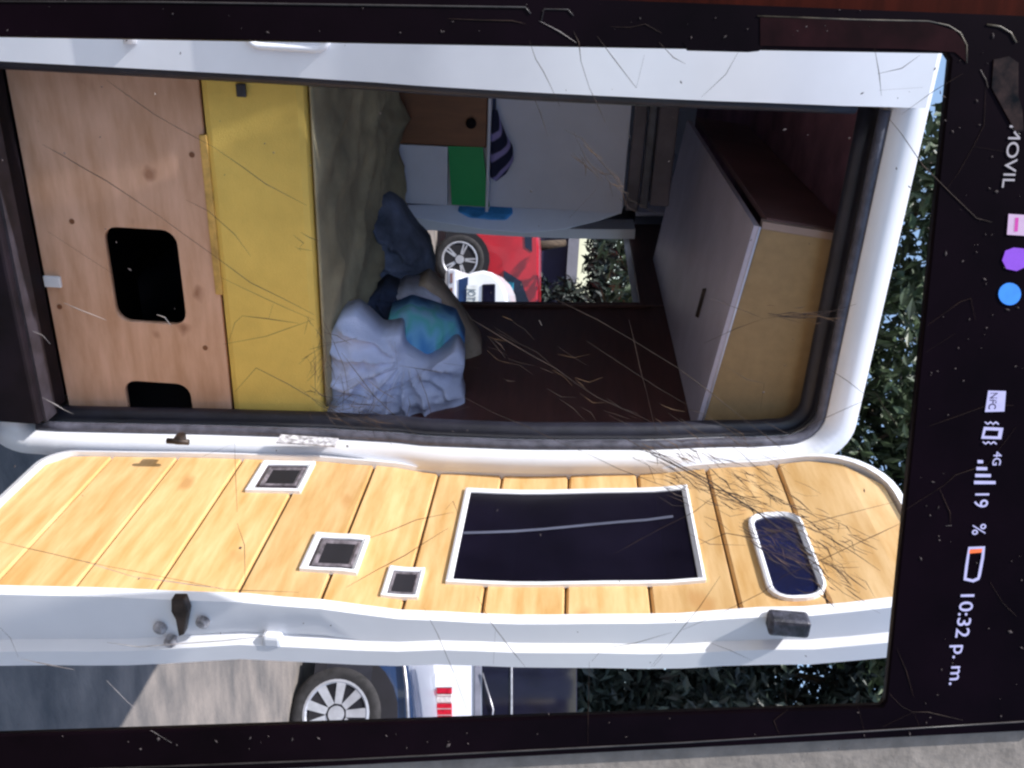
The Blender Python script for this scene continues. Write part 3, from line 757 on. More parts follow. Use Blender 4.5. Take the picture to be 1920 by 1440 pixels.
# white van behind it with a horizontal tail lamp
DW = 8.2
dv = ray(860, 1310); gp = CP + dv * DW; gp.z = 0
fr = Fr(gp, hr1, hf_)
def wv(x, y): p = P(x, y, t=1); d = p - CP; k = DW * dv.dot(hf_) / d.dot(hf_); q = CP + d * k - gp; return (q.dot(hr1), q.z)
WV = thing('delivery_van', tuple(gp), 'white van with horizontal red tail lamp and dark rear window behind the dark blue car', 'van')
prof_w = [(-.75, .35), (.95, .35), (.97, .9), (.95, 1.6), (.92, 1.88), (-.70, 1.88), (-.76, 1.6), (-.77, .9)]
prism('body', [fr(x, 0, z) for x, z in prof_w], fr.ey * 4, mat('white_van_paint', (.70, .71, .78), .3, .03, 3), WV, .06)
def wvp(name, pix, material, y=-.02, th=.03, bev=.004):
    q = [wv(*p) for p in pix]; return prism(name, [fr(x, y, z) for x, z in q], fr.ey * th, material, WV, bev)
wvp('bumper', [(780, 1235), (780, 1390), (808, 1390), (808, 1235)], mat('grey_bumper', (.42, .40, .44), .4, .1, 10), -.10, .12, .02)
wvp('bumper_step', [(801, 1235), (801, 1390), (806, 1390), (806, 1235)], STEEL, -.13, .04)
for nm, a, c, col in (('lamp_lens', 1290, 1301, (.45, .01, .03)), ('clear_lens', 1302, 1318, (.6, .55, .55)), ('lamp_lens', 1319, 1346, (.5, .012, .03)), ('amber_lens', 1347, 1364, (.55, .08, .01))):
    wvp(nm, [(819, a), (819, c), (848, c), (848, a)], mat('lens_%d' % a, col, .15, .2, 40, coat=.5), -.035, .04, .006)
for q in range(5):
    wvp('lens_rib', [(820, 1304 + q * 12), (820, 1306 + q * 12), (847, 1306 + q * 12), (847, 1304 + q * 12)], mat('lens_rib', (.45, .3, .32), .2), -.040, .01, .001)
wvp('lamp_housing', [(816, 1262), (816, 1289), (850, 1289), (850, 1262)], WHITE_IN, -.03, .03)
wvp('trim_strip', [(890, 1235), (890, 1390), (902, 1390), (902, 1235)], mat('van_grey_trim', (.2, .2, .25), .4), -.02, .03)
wvp('rear_window', [(904, 1225), (904, 1400), (1082, 1400), (1082, 1225)], GLASSD, -.015, .02, .01)
wvp('window_bar', [(957, 1225), (957, 1400), (961, 1400), (961, 1225)], STEEL, -.03, .03)
tube('wiper', [fr(*[wv(905, 1262)[0], -.04, wv(905, 1262)[1]]), fr(wv(925, 1330)[0], -.04, wv(925, 1330)[1]), fr(wv(918, 1385)[0], -.04, wv(918, 1385)[1])], .008, STEEL, WV)
for x in (-.6, .75): v, f = tube_geo([fr(x - .1, .5, .3), fr(x + .1, .5, .3)], .3, 20); mesh('wheel', v, f, TYRE, WV, True)

# red car seen through the side door
dv = ray(870, 487); DR = 11.2; gp = CP + dv * DR; gp.z = 0
hfR = Vector((dv.x, dv.y, 0)).normalized(); hrR = Vector((hfR.y, -hfR.x, 0))
fr = Fr(gp, hrR, hfR)
RC = thing('red_car', tuple(gp), 'red hatchback with silver five spoke wheel seen through the side doorway', 'car')
REDP = mat('red_car_paint', (.42, .006, .015), .3, .1, 3, coat=.4)
prof = [(-.75, .25), (-.80, .6), (-.72, .95), (-.55, 1.22), (-.2, 1.27), (.8, 1.33), (1.6, 1.28), (2.25, .93), (3.0, .8), (3.2, .6), (3.2, .25)]
lofted('body', fr, prof, 1.65, REDP, RC)
arc_disc('wheel_arch', fr, 0, .31, -.012, .37, GAP, RC); arc_disc('wheel_arch', fr, 2.4, .31, -.012, .37, GAP, RC)
prism('side_window', [fr(.10, 0.000, .86), fr(.22, 0.053, 1.08), fr(.5, 0.082, 1.20), fr(1.5, 0.080, 1.19), fr(2.0, 0.010, .90)], fr.ey * .03, GLASSD, RC)
prism('side_window', [fr(-.45, 0.051, 1.07), fr(-.42, 0.075, 1.17), fr(-.15, 0.080, 1.19), fr(-.2, 0.058, 1.10)], fr.ey * .03, GLASSD, RC)
prism('sticker', [fr(.24, -.010, .90), fr(.34, -.010, .90), fr(.34, .012, .99), fr(.24, .012, .99)], fr.ey * .012, mat('turquoise_print', (.02, .3, .45), .5), RC)
prism('door_gap', [fr(.62, -.004, .34), fr(.635, -.004, .34), fr(.635, -.004, .86), fr(.62, -.004, .86)], fr.ey * .01, GAP, RC)
wheel(RC, fr, 0, .31, -.03, .31, .2, 5, True); wheel(RC, fr, 2.4, .31, -.03, .31, .2, 5, True)

# small white car in front of it, seen from behind
dv = ray(900, 560); DQ = 7.4; gp = CP + dv * DQ; gp.z = 0
hfQ = Vector((dv.x, dv.y, 0)).normalized(); hrQ = Vector((hfQ.y, -hfQ.x, 0))
fr = Fr(gp, hrQ, hfQ)
def wq(x, y): d = ray(x, y); k = DQ * dv.dot(hfQ) / d.dot(hfQ); q = CP + d * k - gp; return (q.dot(hrQ), q.z)
WC = thing('white_car', tuple(gp), 'small white car seen from behind in front of the red hatchback', 'car')
WPAINT = mat('white_small_car_paint', (.82, .83, .88), .25, .02, 3, coat=.4)
half = [wq(*q) for q in ((842, 503), (858, 506), (866, 519), (885, 511), (905, 507), (922, 511), (932, 521), (938, 527), (944, 537), (950, 552), (953, 572))]
mx_ = half[-1][0] + .12
half = [(half[0][0] + .03, half[0][1] - .03)] + half
full = half + [(2 * mx_ - x, z) for x, z in reversed(half)]
prism('body', [fr(x, 0, z) for x, z in full], fr.ey * 1.5, WPAINT, WC, .03)
prism('underbody', [fr(half[0][0] + .06, .02, .18), fr(2 * mx_ - half[0][0] - .06, .02, .18), fr(2 * mx_ - half[0][0] - .06, .02, half[0][1] + .01), fr(half[0][0] + .06, .02, half[0][1] + .01)], fr.ey * 1.4, RUB, WC, .01)
def wcp(name, pix, material, y=-.02, th=.03, bev=.003, mirror=False):
    q = [wq(*p) for p in pix]; return prism(name, [fr(x, y, z) for x, z in q], fr.ey * th, material, WC, bev)
wcp('bumper', [(840, 506), (840, 640), (857, 640), (857, 506)], mat('grey_small_bumper', (.45, .46, .52), .4), -.09, .1, .015)
for y0 in (513, 540, 567): wcp('bumper_slot', [(847, y0), (847, y0 + 18), (851, y0 + 18), (851, y0)], CAB_RED, -.095, .01, 0)
wcp('dark_band', [(860, 524), (858, 640), (873, 640), (878, 519)], NAVYPAINT, -.015, .02)
wcp('rear_window', [(904, 533), (902, 640), (928, 640), (929, 532)], GLASSD, -.015, .02, .01)
wcp('plate', [(876, 535), (875, 572), (897, 572), (898, 535)], mat('plate_white', (.75, .77, .75), .4), -.025, .01, 0)
p0 = wq(878, 541)
lettering('plate_lettering', 'JOT2', .095, .004, fr(p0[0], -.031, p0[1]), fr.ex, (0, 0, 1), mat('plate_ink', (.12, .16, .2), .5), WC, .6)
for x in (half[0][0] + .15, 2 * mx_ - half[0][0] - .15):
    for yy in (.35, 1.2): v, f = tube_geo([fr(x - .08, yy, .28), fr(x + .08, yy, .28)], .28, 18); mesh('wheel', v, f, TYRE, WC, True)

# kerb and dark building behind the red car
gp = P(834, 490, Z=0)
kd = hrR
k0, k1 = gp - kd * 8, gp + kd * 2.2
kb = prism('kerb', [k0, k1, k1 + hfR * .16, k0 + hfR * .16], (0, 0, .03), mat('pale_kerb', (.62, .60, .58), .8, .1, 20), None, .01); kb['kind'] = 'structure'
dv = ray(1000, 500); gp = CP + dv * 15.; gp.z = 0
fr = Fr(gp, hrR, hfR)
BLD = thing('dark_building', tuple(gp), 'dark blue building with pale fascia behind the red car', 'building')
zc_ = CAMZ + 15 * (ray(1064, 480).z); zd_ = CAMZ + 15 * (ray(1084, 480).z)
prism('wall', [fr(-4, 0, 0), fr(3, 0, 0), fr(3, 0, zc_), fr(-4, 0, zc_)], fr.ey * 4, mat('dark_blue_wall', (.012, .010, .045), .8, .2, 2), BLD)
prism('fascia', [fr(-4.1, -.15, zc_), fr(.25, -.15, zc_), fr(.25, -.15, zd_), fr(-4.1, -.15, zd_)], fr.ey * 4.2, mat('pale_fascia', (.22, .22, .27), .6, .1, 3), BLD)

# ------------------------------------------------------------------ trees and hedge
def leafmat(name, c1, c2):
    mt = mat(name, c1, .5, .3, 3.5, col2=c2, spec=.5)
    n = mt.node_tree.nodes; l = mt.node_tree.links
    n['Principled BSDF'].inputs['Transmission Weight'].default_value = 0
    return mt
LEAF_D = leafmat('dark_leaf', (.022, .034, .026), (.006, .010, .014))
LEAF_G = leafmat('green_leaf', (.05, .078, .034), (.014, .024, .016))
BARK = mat('bark', (.07, .05, .035), .9, .3, 9, bump=.6, bscale=20, stretch=(3, 3, 1))
def tree(name, base, label, clumps, count, size, material, hgt, group=None, cat='tree', limbs=14):
    t_ = thing(name, tuple(base), label, cat, group); base = Vector(base)
    rs = random.Random(int(base.x * 100 + base.y * 10 + count))
    pts = [base + Vector((0, 0, -.1))]
    for k in range(1, 6): pts.append(base + Vector((rs.uniform(-.12, .12), rs.uniform(-.12, .12), hgt * k / 5)))
    v, f = tube_geo(pts, [.16 - .022 * k for k in range(6)], 10)
    for c, r in clumps[:limbs]:
        a = pts[min(4, max(1, int((c.z - base.z) / hgt * 4)))]
        v2, f2 = tube_geo([a, a.lerp(c, .5) + Vector((0, 0, .1)), c], [.05, .03, .012], 6); o = len(v); v += v2; f += [tuple(i + o for i in q) for q in f2]
    mesh('trunk', v, f, BARK, t_, True)
    v = []; f = []; tot = sum(r ** 2 for _, r in clumps)
    for c, r in clumps:
        for _ in range(int(count * r * r / tot)):
            d = Vector((rs.gauss(0, 1), rs.gauss(0, 1), rs.gauss(0, 1))).normalized() * r * rs.random() ** .45
            p = c + Vector((d.x, d.y, d.z * .8)); s = size * rs.uniform(.6, 1.4)
            n = (d.normalized() * .6 + Vector((rs.gauss(0, 1), rs.gauss(0, 1), rs.gauss(0, 1) + .5)) * .6).normalized()
            a = n.orthogonal().normalized(); a.rotate(Matrix.Rotation(rs.uniform(0, 6.28), 3, n)); q = n.cross(a)
            o = len(v); v += [p - a * s, p + q * s * .38 + n * s * .1, p + a * s, p - q * s * .38 + n * s * .1]; f.append((o, o + 1, o + 2, o + 3))
    off = Vector(t_['_o']); me = bpy.data.meshes.new('crown'); me.from_pydata([p - off for p in v], [], f); me.materials.append(material)
    cr = bpy.data.objects.new('crown', me); COL.objects.link(cr); cr.parent = t_
    return t_
def cl(fn, n, seed):
    rs = random.Random(seed); return [fn(rs) for _ in range(n)]
# hedge at the right, beyond the vehicles: three big dark bushes side by side
def spot(x, y, t): p = CP + ray(x, y) * t; return Vector((p.x, p.y, 0))
for k, (yy, tt, lab) in enumerate(((1210, 11.5, 'dark evergreen tree just right of the open door'), (1330, 11.0, 'dark evergreen tree rising above the white van'), (1470, 11.8, 'dark evergreen tree at the far right beyond the white van'))):
    base = spot(960, yy, tt)
    c = cl(lambda rs: (base + Vector((rs.uniform(-.9, .9), rs.uniform(-.9, .9), rs.uniform(.4, 7.2))), rs.uniform(.5, .95)), 34, 40 + k)
    tree('evergreen_tree', base, lab, c, 26000, .085, LEAF_D, 4.5, 'dark trees beyond the vehicles')
# tree over the roof of the van
base = spot(960, 640, 10.5)
c = cl(lambda rs: (base + Vector((rs.uniform(-2.4, 2.4), rs.uniform(-1.2, 1.2), rs.uniform(2.5, 7.6))), rs.uniform(.4, .75)), 60, 9)
tree('leafy_tree', base, 'loose green tree whose branches show above the van roof', c, 15000, .09, LEAF_G, 5)
base = spot(960, 905, 9.6)
c = cl(lambda rs: (base + Vector((rs.uniform(-1.3, 1.3), rs.uniform(-1.2, 1.2), rs.uniform(2.6, 6.6))), rs.uniform(.4, .75)), 36, 19)
tree('leafy_tree', base, 'dense green tree between the van roof corner and the open door', c, 13000, .085, LEAF_G, 4.5)
# shrub seen through the side door above the red car
base = spot(960, 455, 13.2) ; 
c = [(base + hrR * (-.1 + .42 * k) + Vector((0, 0, z)), .34) for k in range(5) for z in ((2.15, 2.6, 3.0) if k < 2 else (1.2, 1.7, 2.15, 2.6))]
tree('garden_shrub', base, 'dark shrub with bright leaf tips in front of the dark building', c, 5200, .08, LEAF_D, 1.6, None, 'shrub', 0)

# ------------------------------------------------------------------ the phone
PR = (RIGHT * 7844 + UP * -52 + FWD * 1707).normalized()
PU = (RIGHT * -195 + UP * 26440 + FWD * 1707); PU = (PU - PR * PU.dot(PR)).normalized()
PN = PR.cross(PU)                                        # towards the viewer
PO = CP + FWD * .90
def ph(x, y):
    d = ray(x, y); t = (PO - CP).dot(PN) / d.dot(PN); q = CP + d * t - PO; return (q.dot(PR), q.dot(PU))
def pp(x, y, h=0.): a, c = ph(x, y); return PO + PR * a + PU * c + PN * h
zlow = -(PO.z - .0) / PU.z                               # down to the ground
PHN = thing('smartphone', tuple(PO + PU * zlow), 'black smartphone with a cracked screen, status bar and dark bezel around the view', 'phone')
L1, R1 = ph(1650, 94)[0], ph(900, 1357)[0]; TOPl, TOPr = ph(1788, 97), ph(1663, 1328)
def ext(a, c, v_): k = (v_ - a[1]) / (c[1] - a[1]); return (a[0] + (c[0] - a[0]) * k, v_)
op = [ext(ph(0, 66), TOPl, zlow + .10), ext(ph(0, 1383), TOPr, zlow + .10), (TOPr[0], TOPr[1] - .004), (TOPr[0] - .008, TOPr[1]), (TOPl[0] + .006, TOPl[1]), (TOPl[0], TOPl[1] - .005)]
ouL0, ouL1 = ph(0, -45), ph(1920, 30); ouR0, ouR1 = ph(0, 1468), ph(1920, 1370)
def ext(a, c, v_): k = (v_ - a[1]) / (c[1] - a[1]); return (a[0] + (c[0] - a[0]) * k, v_)
top = ph(1920, 700)[1] + .12
out = [ext(ouL0, ouL1, zlow + .02), ext(ouR0, ouR1, zlow + .02)] + [ext(ouR0, ouR1, top - .03), (ext(ouR0, ouR1, top)[0] - .03, top), (ext(ouL0, ouL1, top)[0] + .03, top), ext(ouL0, ouL1, top - .03)]
flat('body', [out, op], .012, PO, PR, PU, PHONE, PHN)
# glass edge along both sides and upper corner, its highlight painted as paler tubes
rimL = [pp(*q, .0005) for q in ((-200, 2), (300, 4), (640, 9), (985, 14), (995, 26))]
tube('glass_edge', rimL, .0009, PHONE_EDGE, PHN, 6)
tube('glass_edge', [pp(*q, .0005) for q in ((1015, 40), (1020, 17), (1065, 18), (1075, 30))], .0006, PHONE_EDGE, PHN, 6)
tube('glass_edge', [pp(*q, .0005) for q in ((1420, 30), (1600, 37), (1740, 40), (1778, 48), (1800, 62), (1812, 85), (1812, 118))], .0007, mat('chipped_edge', (.085, .07, .05), .4, .4, 60), PHN, 6)
tube('glass_edge', [pp(*q, .0005) for q in ((1905, 80), (1895, 62), (1875, 50), (1850, 46))], .0009, mat('chipped_edge', (.085, .07, .05)), PHN, 6)
tube('glass_edge', [pp(*q, .0005) for q in ((-200, 1455), (640, 1424), (1280, 1392), (1700, 1366), (1925, 1352))], .0010, PHONE_EDGE, PHN, 6)
# chipped flakes at the corner
FL = mat('glass_flake', (.022, .013, .011), .3, .5, 60, spec=.15)
prism('glass_flake', [pp(*q, .0002) for q in ((1862, 112), (1890, 106), (1908, 118), (1908, 180), (1915, 205), (1918, 245), (1905, 250), (1880, 205), (1858, 165))], PN * .0012, FL, PHN)
prism('glass_flake', [pp(*q, .0002) for q in ((1425, 33), (1740, 42), (1790, 58), (1808, 80), (1812, 118), (1790, 98), (1700, 92), (1425, 86))], PN * .0006, mat('red_tinged_glass', (.012, .003, .004), .4, .3, 20, spec=.05), PHN)
# notch along the picture's edge
prism('screen_notch', [pp(*q, .0004) for q in ((1280, 80), (1436, 84), (1424, 95), (1405, 97), (1290, 94))], PN * -.004, PHONE, PHN)

# status bar: lit signs of the screen
LIT = emis('lit_white', (.55, .55, .92), .5)
def txt(body, x, y, hpx, name='status_lettering', material=LIT, sx=1., bold=.0):
    O = pp(x, y, .0012); s = hpx * .9 / F / .70
    ang = -.012; ex = (PR * math.cos(ang) + PU * math.sin(ang)); ey = PN.cross(ex)
    return lettering(name, body, s, .0006, O, ex, ey, material, PHN, sx, bold)
txt('10:32 p. m.', 1802, 1106, 29, sx=1.16)
txt('19', 1829, 918, 29, sx=.92); txt('%', 1824, 981, 28, sx=.92)
txt('MOVIL', 1893, 232, 23, material=emis('dim_white', (.42, .40, .46), .45), sx=1.18)
txt('4G', 1863, 846, 17, sx=1.0)
def sq(name, pix, material, h=.0008): return prism(name, [pp(*q, h) for q in pix], PN * .0005, material, PHN)
def frame_icon(name, outer_, inner_, material):
    o_ = [ph(*q) for q in outer_]; i_ = [ph(*q) for q in inner_]
    return flat(name, [o_, i_], .0006, PO + PN * .0012, PR, PU, material, PHN)
frame_icon('battery_outline', ((1815, 1025), (1846, 1024), (1844, 1045), (1838, 1078), (1835, 1086), (1824, 1091), (1806, 1087), (1809, 1060)), ((1818, 1029), (1841, 1028), (1839, 1045), (1833, 1076), (1832, 1082), (1823, 1086), (1811, 1083), (1814, 1060)), LIT)
sq('battery_level', ((1817, 1030), (1841, 1028), (1839, 1035), (1816, 1037)), emis('orange_lit', (.85, .16, .04), .7))
frame_icon('vibrate_icon', ((1844, 800), (1880, 802), (1876, 823), (1839, 822)), ((1847, 806), (1872, 807), (1870, 818), (1844, 817)), LIT)
for px_, py_ in ((1856, 793), (1852, 830)):
    tube('vibrate_mark', [pp(px_ + dx, py_ + (2 if k % 2 else -2), .001) for k, dx in enumerate((-10, -5, 0, 5, 10, 15))], .0008, LIT, PHN, 5)
frame_icon('nfc_icon', ((1852, 732), (1885, 733), (1882, 771), (1846, 772)), ((1868, 756), (1869, 756), (1869, 757), (1868, 757)), LIT)
txt('NFC', 1856, 735, 15, material=mat('screen_dark_ink', (.02, .01, .05), .4), sx=.82, bold=.0003)
for k, ln in enumerate((10, 20, 29, 40)):
    y_ = 862 + k * 13; x_ = 1832 - k * 2.2
    sq('signal_bar', ((x_, y_), (x_ + ln, y_ + .5), (x_ + ln, y_ + 6), (x_, y_ + 6)), LIT)
def disc(name, x, y, r, material):
    return sq(name, [(x + r * math.cos(k * .314) , y + r * math.sin(k * .314)) for k in range(20)], material)
disc('blue_app_icon', 1892, 551, 21, emis('blue_lit', (.03, .20, .72), .9))
sq('purple_app_icon', ((1884, 470), (1900, 464), (1919, 466), (1922, 500), (1905, 508), (1886, 504), (1878, 488)), emis('purple_lit', (.22, .06, .62), .7))
sq('pink_app_icon', ((1890, 401), (1922, 403), (1922, 442), (1887, 440)), emis('pink_lit', (.55, .40, .62), .6))
sq('pink_app_mark', ((1902, 408), (1908, 408), (1906, 434), (1900, 434)), emis('magenta_lit', (.5, .04, .35), .7), .0014)

# cracks in the glass: measured polylines, each a crack of its own
def crack(pts, w=1.3, glint=False, jit=.9, h=.0006, material=None, collect=None):
    rs = random.Random(int(pts[0][0] * 7 + pts[0][1])); out_ = []; rad = []
    for a, c in zip(pts, pts[1:]):
        L_ = math.hypot(c[0] - a[0], c[1] - a[1]); k = max(1, int(L_ / 45))
        for i in range(k):
            t_ = i / k; out_.append((a[0] + (c[0] - a[0]) * t_ + rs.uniform(-jit, jit), a[1] + (c[1] - a[1]) * t_ + rs.uniform(-jit, jit)))
            rad.append(w * rs.uniform(.45, 1.25))
    out_.append(pts[-1]); rad.append(w * .3); rad[0] = w * .3
    v, f = tube_geo([pp(*q, h) for q in out_], [r_ * .9 / F * .5 for r_ in rad], 4)
    if collect is not None:
        o_ = len(collect[0]); collect[0].extend(v); collect[1].extend([tuple(i + o_ for i in q) for q in f]); return
    mesh('crack', v, f, material or (CRACK_W if glint else CRACK), PHN)
CR = [
 [(1058, 242), (1090, 260), (1150, 330), (1180, 375), (1230, 400)], [(992, 78), (1005, 110), (1020, 135), (1030, 158), (1050, 200)], [(1000, 180), (1012, 210), (1027, 255)],
 [(1070, 290), (1105, 315), (1130, 340)], [(1076, 248), (1100, 300), (1130, 335)], [(1067, 408), (1118, 355)], [(1075, 60), (1085, 80), (1090, 115), (1105, 165), (1120, 195), (1135, 230)],
 [(1120, 68), (1150, 110), (1192, 165), (1208, 103)], [(1235, 80), (1262, 108), (1285, 120)], [(1385, 97), (1360, 140), (1315, 182)],
 [(1638, 37), (1640, 90), (1648, 140), (1652, 180)], [(1645, 138), (1690, 128), (1724, 104)], [(1648, 170), (1730, 164)], [(1690, 215), (1750, 170), (1805, 138)],
 [(1660, 215), (1690, 250), (1730, 310), (1775, 355), (1830, 410), (1860, 417)], [(1848, 160), (1845, 235), (1825, 275), (1795, 325), (1776, 352)], [(1825, 275), (1900, 287)],
 [(200, 150), (290, 215), (400, 275), (500, 345), (575, 385)], [(80, 270), (200, 340), (300, 405), (400, 478), (470, 530), (590, 590)], [(90, 435), (160, 480), (215, 515)],
 [(350, 375), (390, 395), (440, 440), (470, 480)], [(415, 520), (500, 560), (590, 600)], [(420, 645), (500, 630), (585, 600)], [(430, 640), (440, 605), (455, 592), (500, 598), (560, 606)],
 [(505, 597), (512, 570)], [(440, 735), (480, 690), (540, 720), (600, 755), (640, 790), (700, 825)], [(600, 590), (625, 640), (645, 690), (655, 745)], [(640, 660), (700, 740), (760, 800), (800, 830)],
 [(745, 690), (690, 710)], [(830, 680), (900, 690)], [(790, 700), (785, 720)], [(745, 685), (740, 640)], [(750, 685), (840, 700)], [(780, 690), (800, 740), (812, 790)], [(820, 775), (850, 770), (880, 762)],
 [(560, 725), (600, 760), (680, 790), (760, 820)], [(590, 740), (610, 700), (600, 660)], [(595, 655), (640, 640)], [(620, 770), (660, 740), (690, 745)], [(690, 745), (720, 770)], [(760, 790), (770, 760), (766, 745)], [(640, 790), (645, 760)],
 [(870, 745), (930, 775), (990, 800), (1050, 830), (1110, 855), (1160, 880), (1230, 905), (1290, 925)], [(870, 590), (960, 645), (1040, 690), (1120, 745), (1220, 790)], [(1040, 560), (1120, 600), (1190, 640), (1270, 690), (1330, 735), (1400, 790), (1480, 850)],
 [(1100, 640), (1160, 680), (1230, 725), (1290, 760)], [(1180, 600), (1200, 690), (1225, 790), (1235, 820)], [(1330, 560), (1400, 585), (1430, 597)], [(1430, 597), (1480, 590), (1560, 583), (1605, 570)], [(1430, 597), (1380, 615), (1320, 643)],
 [(1440, 592), (1500, 597), (1555, 590)], [(1365, 690), (1400, 712), (1432, 718), (1425, 770)], [(1545, 685), (1590, 715), (1620, 740), (1640, 735)], [(1640, 735), (1655, 760), (1670, 780), (1684, 803)],
 [(1430, 790), (1470, 810), (1480, 815), (1530, 790), (1600, 760), (1635, 745)], [(1290, 830), (1340, 835), (1420, 840)], [(1640, 720), (1680, 660)], [(1738, 610), (1800, 565), (1820, 560), (1828, 600)], [(1735, 660), (1790, 625)],
 [(1280, 900), (1330, 925), (1400, 945), (1440, 955), (1480, 975), (1540, 1000), (1600, 1035), (1650, 1070)], [(1200, 895), (1260, 900), (1310, 915), (1370, 930), (1450, 950)], [(1350, 820), (1390, 850), (1420, 880), (1450, 910), (1500, 940)],
 [(1300, 770), (1360, 800), (1420, 850)], [(1310, 1020), (1360, 1000), (1420, 1010), (1500, 985), (1600, 960), (1680, 940)], [(1400, 1000), (1450, 1020), (1520, 1060), (1580, 1110), (1650, 1150)], [(1290, 1000), (1330, 1020), (1400, 1022)],
 [(1150, 1040), (1240, 990), (1300, 960), (1380, 900)], [(1280, 1180), (1350, 1150), (1430, 1110), (1470, 1080), (1560, 1040), (1690, 980)], [(1320, 1200), (1370, 1220), (1410, 1238)],
 [(1220, 1250), (1260, 1200), (1310, 1140), (1350, 1080)], [(1110, 1240), (1130, 1215), (1190, 1205), (1260, 1185)], [(795, 1140), (820, 1190), (850, 1260), (875, 1330)], [(895, 1118), (920, 1165), (960, 1220), (985, 1250)], [(928, 1180), (925, 1245)],
 [(690, 1010), (780, 975), (850, 960)], [(650, 1100), (760, 1040), (840, 990)], [(0, 1015), (150, 1050), (300, 1080), (420, 1105), (560, 1110)], [(0, 1175), (20, 1195), (35, 1232)], [(445, 980), (458, 1020), (460, 1100)],
 [(380, 855), (440, 830), (442, 900), (445, 960)], [(1680, 1215), (1700, 1260), (1712, 1305)], [(1667, 1300), (1690, 1325), (1712, 1335)], [(1712, 1335), (1740, 1335), (1805, 1350)], [(1712, 1335), (1725, 1365)], [(1712, 1335), (1655, 1362)], [(1605, 1312), (1620, 1370)],
 [(1470, 1290), (1475, 1330), (1450, 1350), (1460, 1375)], [(1105, 1240), (1102, 1395)], [(1760, 915), (1780, 960), (1782, 985)], [(1690, 960), (1770, 910), (1790, 890), (1850, 870), (1905, 800)], [(1740, 800), (1850, 760), (1900, 760)], [(1855, 1090), (1880, 1130), (1905, 1155)],
 [(835, 955), (850, 940), (860, 965)], [(550, 440), (570, 455), (560, 465), (585, 470)], [(565, 435), (580, 445), (600, 452)], [(552, 462), (565, 470)], [(575, 670), (588, 690)], [(840, 35), (960, 40), (985, 45)], [(1145, 50), (1180, 52), (1210, 45), (1240, 62)],
]
for c in CR: crack(c, 1.5 if len(c) > 5 else 1.25)
for c in ([(1170, 820), (1280, 880), (1360, 930), (1400, 950)], [(1240, 850), (1330, 905), (1410, 955), (1500, 1010)], [(1350, 930), (1420, 960), (1500, 985)], [(1300, 905), (1370, 925), (1440, 945)], [(1420, 960), (1470, 1000), (1530, 1040)], [(1440, 585), (1470, 594), (1530, 596)], [(1360, 800), (1400, 825)], [(1440, 820), (1475, 850)]): crack(c, 3.4, jit=3)
for c in ([(1012, 40), (1050, 60), (1080, 80)], [(120, 568), (150, 580), (200, 600)], [(38, 1234), (90, 1245), (140, 1255)], [(200, 1275), (240, 1315), (272, 1342)], [(283, 1368), (322, 1392)], [(1772, 985), (1784, 985)], [(200, 1205), (260, 1212), (320, 1208), (420, 1200), (500, 1192)], [(150, 1050), (250, 1080), (330, 1092), (420, 1103)], [(1895, 240), (1912, 252)], [(1838, 130), (1848, 150), (1852, 165)], [(1225, 1250), (1242, 1230)], [(1010, 600), (1016, 610)], [(295, 590), (310, 595), (322, 612)], [(62, 620), (80, 628), (95, 645)], [(80, 745), (105, 758), (120, 768), (138, 776)], [(290, 175), (292, 178)]): crack(c, 2.0, True, .8)
# dense fans of splinters along the two main breaks
rs = random.Random(21)
def fan(cx, cy, ang, length, spread, n, wmax=2.6, bend=.5):
    bag = {0: ([], []), 1: ([], [])}; n = int(n * 2.1)
    for _ in range(n):
        t_ = rs.uniform(-1, 1); u = rs.gauss(0, .45)
        x0 = cx + math.cos(ang) * t_ * length - math.sin(ang) * u * spread; y0 = cy + math.sin(ang) * t_ * length + math.cos(ang) * u * spread
        a = ang + rs.gauss(0, .28) * bend; l_ = rs.uniform(16, 70)
        p1 = (x0 + math.cos(a) * l_ * .5, y0 + math.sin(a) * l_ * .5); a2 = a + rs.gauss(0, .35)
        pts = [(x0, y0), p1, (p1[0] + math.cos(a2) * l_ * .5, p1[1] + math.sin(a2) * l_ * .5)]
        crack(pts, rs.uniform(.8, wmax) * .8, jit=.9, collect=bag[rs.choice((0, 0, 1))])
    for k_, mt_ in ((0, CRACK), (1, STRAW)):
        if bag[k_][0]: mesh('splintered_glass', bag[k_][0], bag[k_][1], mt_, PHN)['kind'] = 'stuff'
fan(1390, 935, .48, 220, 62, 90, 3.2)
fan(1490, 1035, .55, 120, 60, 40, 3.8)
fan(1330, 830, .55, 120, 46, 18)
fan(1060, 720, .5, 190, 60, 14, 1.8)
fan(640, 745, .5, 70, 60, 26, 2.2, 2.2)
fan(602, 650, 1.5, 60, 26, 12, 2., 2.2)
fan(1120, 330, .8, 70, 22, 7)
fan(1490, 590, .05, 60, 14, 8, 3)
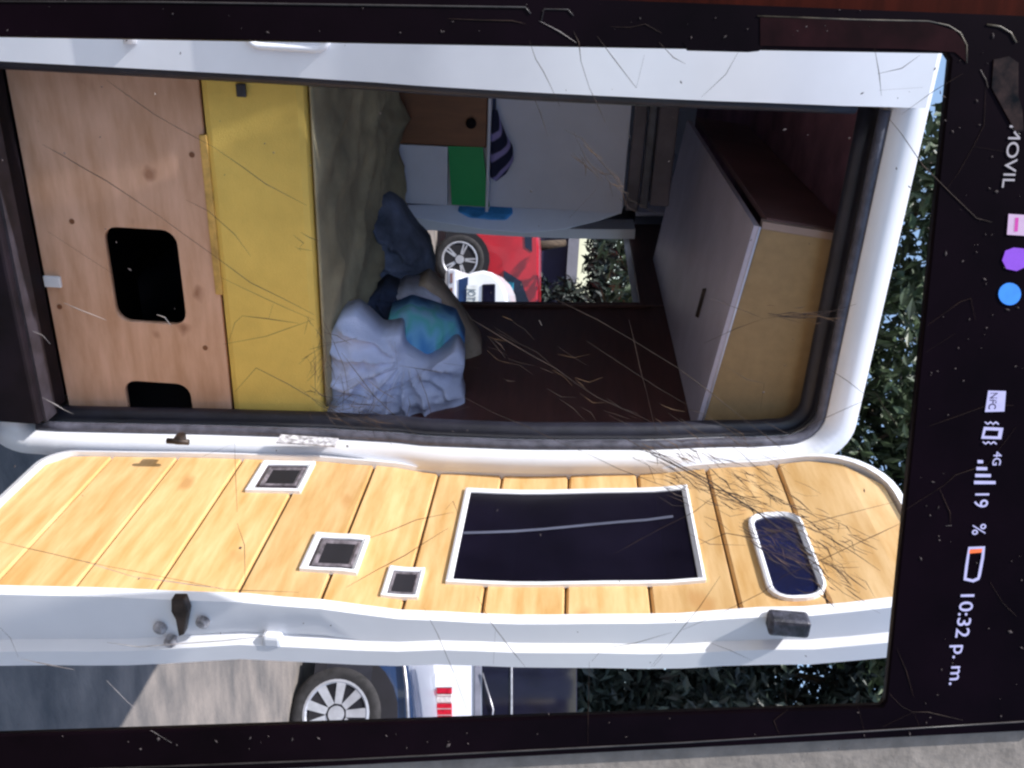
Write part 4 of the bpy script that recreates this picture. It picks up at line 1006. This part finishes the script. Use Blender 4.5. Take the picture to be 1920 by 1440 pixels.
# dust on the glass
rs = random.Random(3); v = []; f = []
for _ in range(240):
    x_, y_ = (rs.uniform(0, 1920), rs.uniform(2, 1430)) if rs.random() < .35 else ((rs.uniform(1680, 1920), rs.uniform(90, 1360)) if rs.random() < .6 else (rs.uniform(0, 1900), rs.choice((rs.uniform(8, 75), rs.uniform(1372, 1405)))))
    s = rs.uniform(.5, 1.8) * (1 if rs.random() < .9 else 2); a = rs.uniform(0, 3.14); e = rs.uniform(1, 3)
    c = [(x_ + s * e * math.cos(a), y_ + s * e * math.sin(a)), (x_ - s * math.sin(a), y_ + s * math.cos(a)), (x_ - s * e * math.cos(a), y_ - s * e * math.sin(a)), (x_ + s * math.sin(a), y_ - s * math.cos(a))]
    o_ = len(v); v += [pp(*q, .0007) for q in c] + [pp(x_, y_, .0014)]; f += [(o_, o_ + 1, o_ + 4), (o_ + 1, o_ + 2, o_ + 4), (o_ + 2, o_ + 3, o_ + 4), (o_ + 3, o_, o_ + 4)]
d_ = mesh('glass_dust', v, f, mat('dust', (.07, .055, .055), .9, .3, 80), PHN); d_['kind'] = 'stuff'

# what the phone rests against, left and right of it
gt = flat('grey_tabletop', [[ext(ouR0, ouR1, zlow + .02), (ext(ouR0, ouR1, zlow)[0] + .22, zlow + .02), (ext(ouR0, ouR1, top)[0] + .22, top), (ext(ouR0, ouR1, top)[0] - .012, top), (ext(ouR0, ouR1, zlow)[0] - .012, zlow + .02)]], .02, PO - PN * .0135, PR, PU, TABLE_G)
tag(gt, 'speckled grey tabletop strip along the right edge of the phone', 'table')
rt_ = flat('wooden_board', [[(ext(ouL0, ouL1, zlow)[0] - .05, zlow + .02), (ext(ouL0, ouL1, zlow)[0] + .012, zlow + .02), (ext(ouL0, ouL1, top)[0] + .012, top), (ext(ouL0, ouL1, top)[0] - .05, top)]], .02, PO - PN * .0135, PR, PU, TABLE_R)
tag(rt_, 'dark reddish wooden board behind the left edge of the phone', 'board')

for o in list(bpy.data.objects):
    if '_o' in o: del o['_o']
